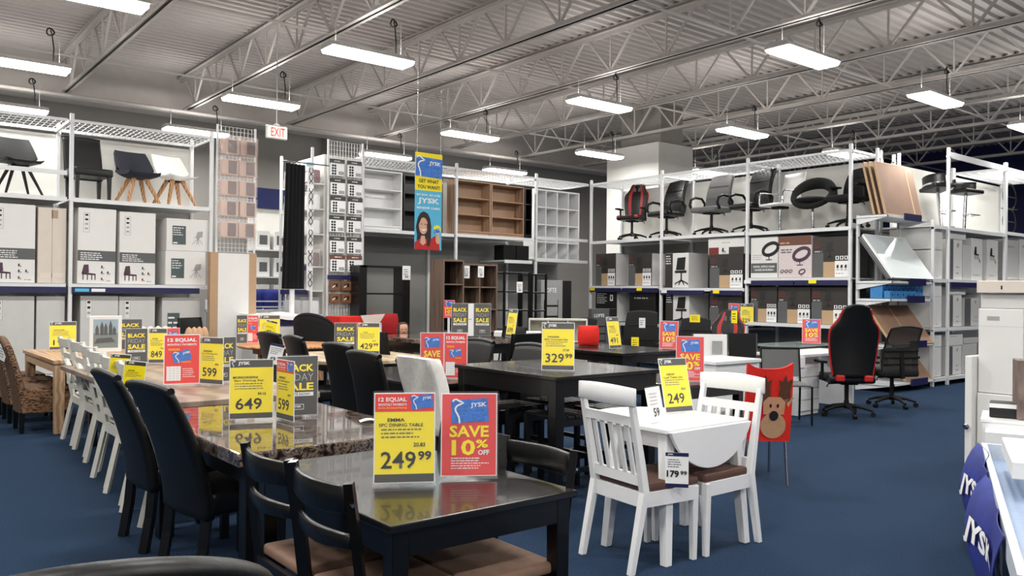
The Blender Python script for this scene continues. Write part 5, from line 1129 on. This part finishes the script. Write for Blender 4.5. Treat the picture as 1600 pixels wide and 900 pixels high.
def pillow(label):
    o = B().sheet(lambda u, v: (.22*(2*u-1)*(1-.1*(2*v-1)**2), -.08*(1-(2*u-1)**2)**.5*(1-(2*v-1)**2)**.5, .26*v), 10, 10, lambda u, v: (0, .16*(1-(2*u-1)**2)**.5*(1-(2*v-1)**2)**.5+.004, 0)).build('red_pillow', pillowr, None, smooth=True)
    return tag(o, label, 'pillow')
o = pillow('bright red pillow behind the yellow 329.99 sign'); o.scale = (.68, .8, 1.12); o.location = (8.03, 8.25, .762); o.rotation_euler = (0, 0, face(8, 8.2))
bookcase('low white cubby unit with three compartments behind the yellow 329.99 sign', (8.95, 9.9, 0), face(8.95, 9.9), .95, 1.08, .34, 3, 3, ivory, True, name='cubby_unit', plinth=.02)
carton('wide low white box in front of the cubby unit', (7.7, 9.4, 0), face(7.7, 9.4), .7, .35, .92, cartonw, None)
put(office('big black office chair with white tag, behind the long dark table', blackf, .6, .72, thick=.1, arms='T'), (10.2, 9.3, 0), -58)
put(office('black padded office chair right of the big tagged one', blackf, .58, .62, top=.8, arms='loop'), (10.65, 8.55, 0), -62)
put(office('red and black racing chair on the floor with yellow tag', w=.5, bh=.76, racing=True, arms='T'), (11.0, 8.2, 0), -70)
put(office('small black office chair far back by the corner rack', blackf, .5, .55, arms='none'), (10.35, 10.9, 0), -70)
put(office('black mesh chair far back between office chairs', blackf, .5, .55, mesh=True, arms='T'), (11.35, 9.5, 0), -80)
for lb, x, y, z, w, h, mt in (('white tag on the big black office chair', 10.02, 9.06, .95, .1, .16, paper), ('small yellow tag beside the big black office chair', 9.9, 9.1, .62, .12, .18, yel), ('yellow tag on the floor racing chair', 10.95, 7.96, 1.05, .09, .2, yel), ('yellow star tag above the padded office chair', 10.4, 8.3, 1.06, .16, .12, yel)):
    o = B().box(-w/2, w/2, -.004, 0, 0, h).build('price_tag', mt); tag(o, lb, 'price tag'); o.location = (x, y, z); o.rotation_euler = (0, 0, face(x, y)); lines(o, ink, -w*.3, w*.35, h*.7, 3, h*.2, h*.06, -.006)
# desks
t = thing('white_desk', 'white desk with four drawers beside the racing chair', 'desk', (9.2, 5.74, 0))
B().box(0, 1.5, 0, .6, .72, .76).build('desk_top', whitel, t, bevel=.004)
B().box(.02, .5, .02, .56, 0, .62).build('drawer_body', whitel, t); B().box(1.4, 1.44, .05, .55, 0, .72).build('end_panel', whitel, t); B().box(.02, .06, .05, .55, .6, .72).build('riser', whitel, t)
for i in range(4): B().box(.03, .49, 0, .02, .05+i*.142, .18+i*.142).build('drawer_front', whitel, t, bevel=.004)
tag(B().box(9.22, 9.34, 5.725, 5.737, .6, .73).build('price_card', paper), 'white price card on the corner of the white desk', 'price card')
t = thing('glass_desk', 'glass-topped black desk behind the white drawer desk', 'desk', (10.6, 6.75, 0)); B().box(0, 1.4, 0, .75, .74, .755).build('glass_top', glassg, t)
for x in (.1, 1.3):
    B().box(x-.02, x+.02, .05, .7, .7, .74).build('rail', blackm, t)
    for y in (.07, .68): B().bar((x, y, 0), (x, y, .7), .04).build('leg', blackm, t)
B().box(.1, 1.3, .36, .4, .6, .66).build('cross_bar', blackm, t)
t = thing('white_desk', 'plain white desk with solid panel behind the drop leaf table', 'desk', (7.45, 5.65, 0)); B().box(0, .85, 0, .6, .72, .76).build('desk_top', whitel, t, bevel=.004); B().box(.03, .82, .03, .06, .2, .72).build('modesty_panel', whitel, t)
for x in (.02, .8): B().box(x, x+.03, .02, .58, 0, .72).build('side_panel', whitel, t)
put(office('black and red racing chair seen from behind beside the white desk', w=.56, bh=.9, racing=True, arms='T'), (9.78, 5.42, 0), 138)
rc = bpy.data.objects['office_chair'] 
put(office('black mesh office chair seen from behind, rightmost on the floor', blackf, .52, .6, mesh=True, arms='T'), (11.1, 5.5, 0), 150)
for s in (-1, 1): pass
t = thing('sling_chair', 'grey sling chair with black tube legs left of the white desk', 'chair', (8.65, 5.55, 0), D(-40))
for s in (-1, 1): B().tube([(s*.23, -.22, 0), (s*.23, -.22, .44), (s*.23, .2, .44), (s*.23, .26, .86)], .013, 6).tube([(s*.23, .22, 0), (s*.23, .2, .44)], .013, 6).build('tube_leg', blackm, t, smooth=True)
B().box(-.22, .22, -.22, .2, .44, .47).build('seat', greyf, t, bevel=.01); B().sheet(lambda u, v: ((u-.5)*.46, .21+.05*v, .52+.34*v), 4, 4, (0, .02, 0)).build('backrest', greyf, t, smooth=True); B().tube([(-.23, .26, .86), (.23, .26, .86)], .014, 6).build('top_bar', blackm, t, smooth=True)
for lb, x, y, mat in (('white-backed chair with a label, behind the white desk panel', 9.15, 7.0, whitep), ('black-backed chair right of the white-backed one', 9.75, 6.95, blackf)):
    t = thing('visitor_chair', lb, 'chair', (x, y, 0), D(-45))
    for s in (-1, 1): B().tube([(s*.24, .25, .95), (s*.24, .2, .45), (s*.24, -.22, .45), (s*.24, -.25, .02), (s*.24, .2, .02)], .013, 6).build('chrome_frame', chrome, t, smooth=True)
    B().box(-.23, .23, -.2, .2, .44, .47).build('seat', mat, t, bevel=.01); B().sheet(lambda u, v: ((u-.5)*.46, .205+.045*v, .5+.45*v), 4, 4, (0, .02, 0)).build('backrest', mat, t, smooth=True)
    if mat is whitep: flat(t, 'label_sheet', inkl, .02, .16, .68, .86, .2)
table('dining_table', 'low dark table behind the drop leaf table carrying the large red sign', 'table', (5.75, 4.95, 0), .9, 1.2, .75, espresso, blackw, th=.03, ls=.07)
sign('large red SAVE 10% sign behind the second white chair', (5.58, 4.5, .751), face(5.58, 4.5, 2), [(save10, .235, .38, 0, 0, 0, D(5))])
sign('red SAVE 10% sign on a desk in front of the brown boards', (11.5, 6.95, .757), face(11.5, 6.95, 0), [(save10, .27, .37, 0, 0, 0, D(3))])
sign('red SAVE and yellow sign pair below the middle office rack', (12.3, 9.1, .0), D(-75), [(save10, .2, .4, -.1, 0, 0, 0), (Yw('229', 'GAMER', 'Office Chair', '', '19.1'), .24, .4, .14, 0, 0, 0)])
bpy.data.objects[[o.name for o in bpy.data.objects if o.get('label', '').startswith('red SAVE and yellow sign pair')][0]].location = (12.5, 8.98, .93)
t = thing('table_sign', 'tiny red SAVE 10 sign hanging by the walnut cube shelf', 'sign', (7.95, 11.55, 1.06), face(7.95, 11.55)); p = pnl(t, .2, .3); save10(p, .2, .3); B().box(-.02, .02, .004, .02, -1.06, .3).build('stand', rackw, t)

# ================================================================ white drop-leaf table group
t = thing('drop_leaf_table', 'white drop-leaf table with its front leaf hanging down', 'table', (3.9, 3.0, 0))
B().box(-.37, .37, 0, .47, .725, .75).build('table_top', whitel, t, bevel=.003)
def seg_arc(c, g, n=24):
    r = (c*c+g*g)/(2*g); a0 = math.asin(min(1, c/r)); return [(r*math.sin(-a0+2*a0*i/n), r*math.cos(-a0+2*a0*i/n)-(r-g)) for i in range(n+1)]
B().prism([(x, .474+y) for x, y in seg_arc(.37, .33)], .725, .75, 'z').build('raised_leaf', whitel, t, bevel=.003)
B().prism([(x, .738-y) for x, y in seg_arc(.37, .235)], -.028, -.006, 'y').build('hanging_leaf', whitel, t, bevel=.003)
B().box(-.3, .3, .06, .08, .63, .725).box(-.3, .3, .39, .41, .63, .725).box(-.31, -.29, .06, .41, .63, .725).box(.29, .31, .06, .41, .63, .725).build('apron', whitel, t)
for s in (-1, 1):
    for y, k in ((.06, -1), (.42, 1)):
        B().add([(s*.31+dx+s*.05*(1-f), y+dy+k*.05*(1-f), z) for z, f, r in ((0, 0, .024), (.725, 1, .034)) for dx, dy in ((-r, -r), (r, -r), (r, r), (-r, r))], [(0, 3, 2, 1), (4, 5, 6, 7), (0, 1, 5, 4), (1, 2, 6, 5), (2, 3, 7, 6), (3, 0, 4, 7)]).build('leg', whitel, t, bevel=.003)
make('slat', slat_chair, 'white slat-back chair with brown seat, left of the drop-leaf table', (3.57, 3.2, 0), D(84), 'white slat-back chairs')
make('slat', slat_chair, 'white slat-back chair with brown seat, right of the drop-leaf table', (4.05, 3.17, 0), D(-90), 'white slat-back chairs')
sign('yellow 249 price sign leaning on the white drop-leaf table', (4.07, 3.36, .751), face(4.07, 3.36, 40), [(Yw('249', 'DROP', 'Leaf Table Set', '', '20.8'), .22, .34, 0, 0, 0, D(14))])
sign('clear white price card seen edge-on on the drop-leaf table', (3.66, 3.18, .751), face(3.66, 3.18, 60), [(lambda p, w, h: (text(p, '59', ink, 0, .03, .05, None, -.003), lines(p, inkl, -.05, .05, h*.8, 4, .02, .005)), .16, .2, 0, 0, 0, D(12))])
t = thing('price_tag', 'white 179.99 tag with navy bands hanging on the drop-leaf table leg', 'price tag', (3.56, 2.955, .44), face(3.56, 2.95, 2)); p = pnl(t, .125, .19); flat(p, 'navy_band', navy, -.0625, .0625, .17, .19); flat(p, 'navy_band', navy, -.0625, .0625, 0, .02); text(p, 'JYSK', paper, -.035, .175, .009, .03, -.003, .04)
lines(p, inkg, -.05, .04, .15, 4, .013, .004); text(p, '179', ink, -.022, .055, .038, .066, -.003, .035); text(p, '99', ink, .036, .07, .022, .036, -.003, .03)
# reindeer chair
t = thing('reindeer_chair', 'chrome-legged chair wearing a red reindeer chair cover', 'chair', (5.86, 4.02, 0), D(140)); t.scale = (.8, 1, 1)
for s in (-1, 1): B().tube([(s*.19, .3, 0), (s*.19, .2, .45), (s*.19, .27, .86)], .013, 8).tube([(s*.19, -.2, 0), (s*.19, -.18, .43), (s*.19, .18, .44)], .013, 8).build('chrome_leg', chrome, t, smooth=True)
B().box(-.21, .21, -.22, .2, .43, .48).build('seat', blackl, t, bevel=.015, smooth=True)
cv = B().sheet(lambda u, v: ((u-.5)*.46*(1-.03*v), .205+.1*v+.012*math.sin(5*u+3*v), .34+.58*v+(.05*abs(2*u-1)**3 if v > .85 else 0)), 12, 12, (0, .04, 0)).build('red_cover', pillowr, t, smooth=True)
def dec(pts, mat, y, name): 
    m = B(); m.add([(a-.05, y+(b-.34)/.58*.1, b) for a, b in pts], [tuple(range(len(pts)))]); return m.build(name, mat, cv)
def on(pts, mat, k, name): return dec(pts, mat, .245+.012+.003*k, name)
for s in (-1, 1):
    on([(s*.03, .66), (s*.05, .78), (s*.03, .84), (s*.07, .82), (s*.1, .88), (s*.12, .82), (s*.17, .85), (s*.15, .74), (s*.16, .68), (s*.1, .64)], deer, 1, 'antler'); on([(s*.1, .68), (s*.19, .7), (s*.14, .62)], deerl, 1, 'ear'); on(ell(s*.035, .63, .012, .016, 10), ink, 3, 'eye')
on([(-.11, .66), (-.06, .7), (.06, .7), (.11, .66), (.1, .56), (-.1, .56)], deerl, 2, 'head'); on(ell(0, .47, .125, .105, 20), pm('reindeer_muzzle', (.72, .56, .43), .9), 2, 'muzzle'); on(ell(0, .55, .045, .04, 16), ink, 4, 'nose')

# ================================================================ stacked goods at the right edge
Z9 = -PI/2
carton('tall white carton standing at the right edge of the aisle', (7.82, 2.92, .66), Z9, .36, .5, .74, cartonw, lambda p, w, h: (flat(p, 'grey_stamp', inkl, -w*.3, -w*.02, h*.86, h*.91), flat(p, 'tape', cartong, -w*.49, w*.49, h*.79, h*.795)))
carton('white carton behind and right of the tall one at the right edge', (7.95, 2.45, .66), Z9, .5, .5, .7, cartong, None)
carton('white carton under the tall one at the right edge', (7.8, 2.6, 0), Z9, 1.0, .55, .655, cartonw, None)
carton('wide flat white carton lying on top of the tall carton', (7.84, 2.7, 1.403), Z9, .78, .5, .13, cartong, None)
carton('topmost wide white carton of the stack at the right edge', (7.8, 2.66, 1.536), Z9, .9, .5, .11, cartonp, lambda p, w, h: flat(p, 'scuff_mark', ink, -w*.28, -w*.265, h*.3, h*.6))
o = carton('thin white panel leaning against the left side of the carton stack', (7.72, 3.14, 0), Z9, .06, .3, .98, cartonw, None, name='leaning_panel', cat='panel')
B().at(0, -.002, .36, rx=PI/2).lathe([(.012, 0), (.012, .02), (.026, .03), (.026, .045), (.01, .05)], 14).build('knob', chrome, o, smooth=True)
# promotional bin running along the aisle, local x towards the camera, blue cloth on its aisle side
RB = D(203.6); OB = Vector((5.45, 2.17, 0)); MBn = Matrix.Translation(OB) @ Matrix.Rotation(RB, 4, 'Z')
t = thing('dump_bin', 'white and pale blue promotional bin hung with blue cloth at the lower right', 'display', OB, RB)
B().box(0, 2.7, .08, .8, .1, .5).build('bin_body', pm('pale_blue_panel', (.6, .67, .78), .5), t)
for x0, x1, y0, y1 in ((-.02, 2.72, .03, .06), (-.02, 2.72, .79, .82), (-.02, .01, .06, .79), (2.69, 2.72, .06, .79)): B().box(x0, x1, y0, y1, .5, .6).build('rim_bar', pm('pale_rim', (.75, .78, .82), .5), t)
for x in (.05, 1.35, 2.65):
    for y in (.12, .75): B().box(x-.025, x+.025, y-.025, y+.025, 0, .1).build('leg', whitep, t)
def cloth(lb, x0, x1, z1):
    t = thing('blue_banner_cloth', lb, 'banner', OB, RB)
    f = lambda u, v: (x0+(x1-x0)*u, .03-.1*math.sin(PI*(1-v)**.8)*(.6+.4*math.sin(5*u+.6))-.02*math.sin(7*u+2*v), .04+(z1-.04)*v)
    B().sheet(f, 20, 12, (0, .004, 0)).build('cloth', bluecloth, t, smooth=True)
    m, a0, a1, a, b = text_mesh('JYSK', .04); me = m.copy()
    for v in me.vertices:
        u = (v.co.x-a0)/(a1-a0); w = (v.co.z-a)/(b-a); p = f(.22+.5*u, .5+.24*w); v.co = (p[0], p[1]-.014, p[2])
    obj('lettering', me, paper, t)
cloth('far blue cloth with white letters hanging on the promotional bin', .0, .95, .6); cloth('near blue cloth with white letters at the bottom right corner', .98, 2.2, .59)
def inbin(x, y, z): return MBn @ Vector((x, y, z))
carton('long white box lying on the far end of the promotional bin', inbin(.7, .12, .602), RB, .8, .16, .09, whitep, None)
t = thing('drawer_unit', 'white drawer unit with an open drawer behind the promotional bin', 'drawers', (6.35, 2.25, 0), D(-70))
B().box(-.22, .35, 0, .5, 0, .62).build('body', whitel, t); B().box(-.2, .3, -.2, 0, .42, .58).build('open_drawer', whitel, t, bevel=.004); B().box(-.23, .36, -.01, .51, .62, .64).build('top', whitel, t)
carton('brown picture-printed box standing on the drawer unit', (6.5, 2.1, .642), D(-60), .4, .2, .42, pm('brown_photo_print', (.5, .43, .4), .5, var=.5, scale=6), None)
carton('white-lidded dark box on the corner of the drawer unit', (6.42, 2.36, .642), D(-70), .2, .22, .1, cartonb, lambda p, w, h: flat(p, 'lid', paper, -w*.5, w*.5, h*.7, h))

# ================================================================ person half hidden behind the chairs at the marbled counter
def person(label, loc, rz, h):
    k = h/1.0; t = thing('person', label, 'person', loc, rz)
    J = [((0, 0, .47), .085), ((0, 0, .6), .08), ((0, 0, .72), .085), ((0, 0, .78), .035), ((0, -.005, .82), .034),
         ((.1, 0, .72), .04), ((.13, -.03, .58), .032), ((.11, -.1, .47), .026), ((-.1, 0, .72), .04), ((-.13, -.03, .58), .032), ((-.11, -.1, .47), .026),
         ((.055, 0, .42), .06), ((.06, -.01, .25), .045), ((.06, .01, .06), .033), ((.065, -.07, .025), .028), ((-.055, 0, .42), .06), ((-.06, -.01, .25), .045), ((-.06, .01, .06), .033), ((-.065, -.07, .025), .028)]
    E = [(0, 1), (1, 2), (2, 3), (3, 4), (2, 5), (5, 6), (6, 7), (2, 8), (8, 9), (9, 10), (0, 11), (11, 12), (12, 13), (13, 14), (0, 15), (15, 16), (16, 17), (17, 18)]
    me = bpy.data.meshes.new('body'); me.from_pydata([tuple(c*k for c in p) for p, r in J], E, []); me.materials.append(pm('dark_clothes', (.12, .12, .14), .9))
    b = bpy.data.objects.new('body', me); COL.objects.link(b); b.parent = t
    m = b.modifiers.new('skin', 'SKIN'); me.skin_vertices[0].data[0].use_root = True
    for i, (p, r) in enumerate(J): me.skin_vertices[0].data[i].radius = (r*k, r*k)
    b.modifiers.new('sub', 'SUBSURF').levels = 1
    sk = pm('skin_tone', (.78, .58, .48), .6, var=.04); hd = pm('brown_hair', (.2, .12, .09), .7, var=.3, scale=60, stretch=(1, 1, .2))
    hb = B().at(0, -.01*k, .9*k).lathe([(.02*k, -.1*k), (.045*k, -.09*k), (.068*k, -.04*k), (.076*k, .02*k), (.066*k, .07*k), (.03*k, .1*k), (.002, .104*k)], 18).build('head', sk, t, smooth=True)
    B().sheet(lambda u, v: (.084*k*math.cos(PI*(1.5*u-.25))*math.cos(PI/2*v), .0+.084*k*math.sin(PI*(1.5*u-.25))*math.cos(PI/2*v), (.93 if v > .12 else .84)*k+.082*k*math.sin(PI/2*v)), 18, 8, (0, .004, .004)).build('hair', hd, t, smooth=True)
    B().at(0, .008*k, .9*k).lathe([(.081*k, .03*k), (.08*k, .06*k), (.06*k, .095*k), (.03*k, .112*k), (.002, .116*k)], 18).build('hair_crown', hd, t, smooth=True)
    B().add([(-.012*k, -.083*k, .885*k), (.012*k, -.083*k, .885*k), (0, -.105*k, .888*k), (0, -.082*k, .925*k)], [(0, 1, 2), (1, 3, 2), (3, 0, 2)]).build('nose', sk, t)
    for s in (-1, 1):
        B().at(s*.028*k, -.077*k, .918*k).lathe([(.001, -.006*k), (.01*k, 0), (.001, .006*k)], 8).build('eye', ink, t, smooth=True)
        B().at(s*.076*k, -.005*k, .905*k).lathe([(.004*k, -.02*k), (.012*k, 0), (.004*k, .02*k)], 8).build('ear', sk, t, smooth=True)
        for q in range(5):
            a = (-.5+q*.25); B().tube([(s*.11*k, -.1*k, .465*k), (s*.11*k+.012*a*k, -.11*k-.004*q*k, .44*k), (s*.11*k+.02*a*k, -.118*k, (.415+.008*abs(q-2))*k)], [.011*k, .008*k, .006*k], 6).build('finger', sk, t, smooth=True)
    B().box(-.02*k, .02*k, -.082*k, -.076*k, .86*k, .868*k).build('mouth', inkm, t, bevel=.001)
    return t
person('person with dark brown hair, mostly hidden behind black chairs near the marbled counter', (6.3, 10.32, 0), face(6.3, 10.32, 12), 1.04)
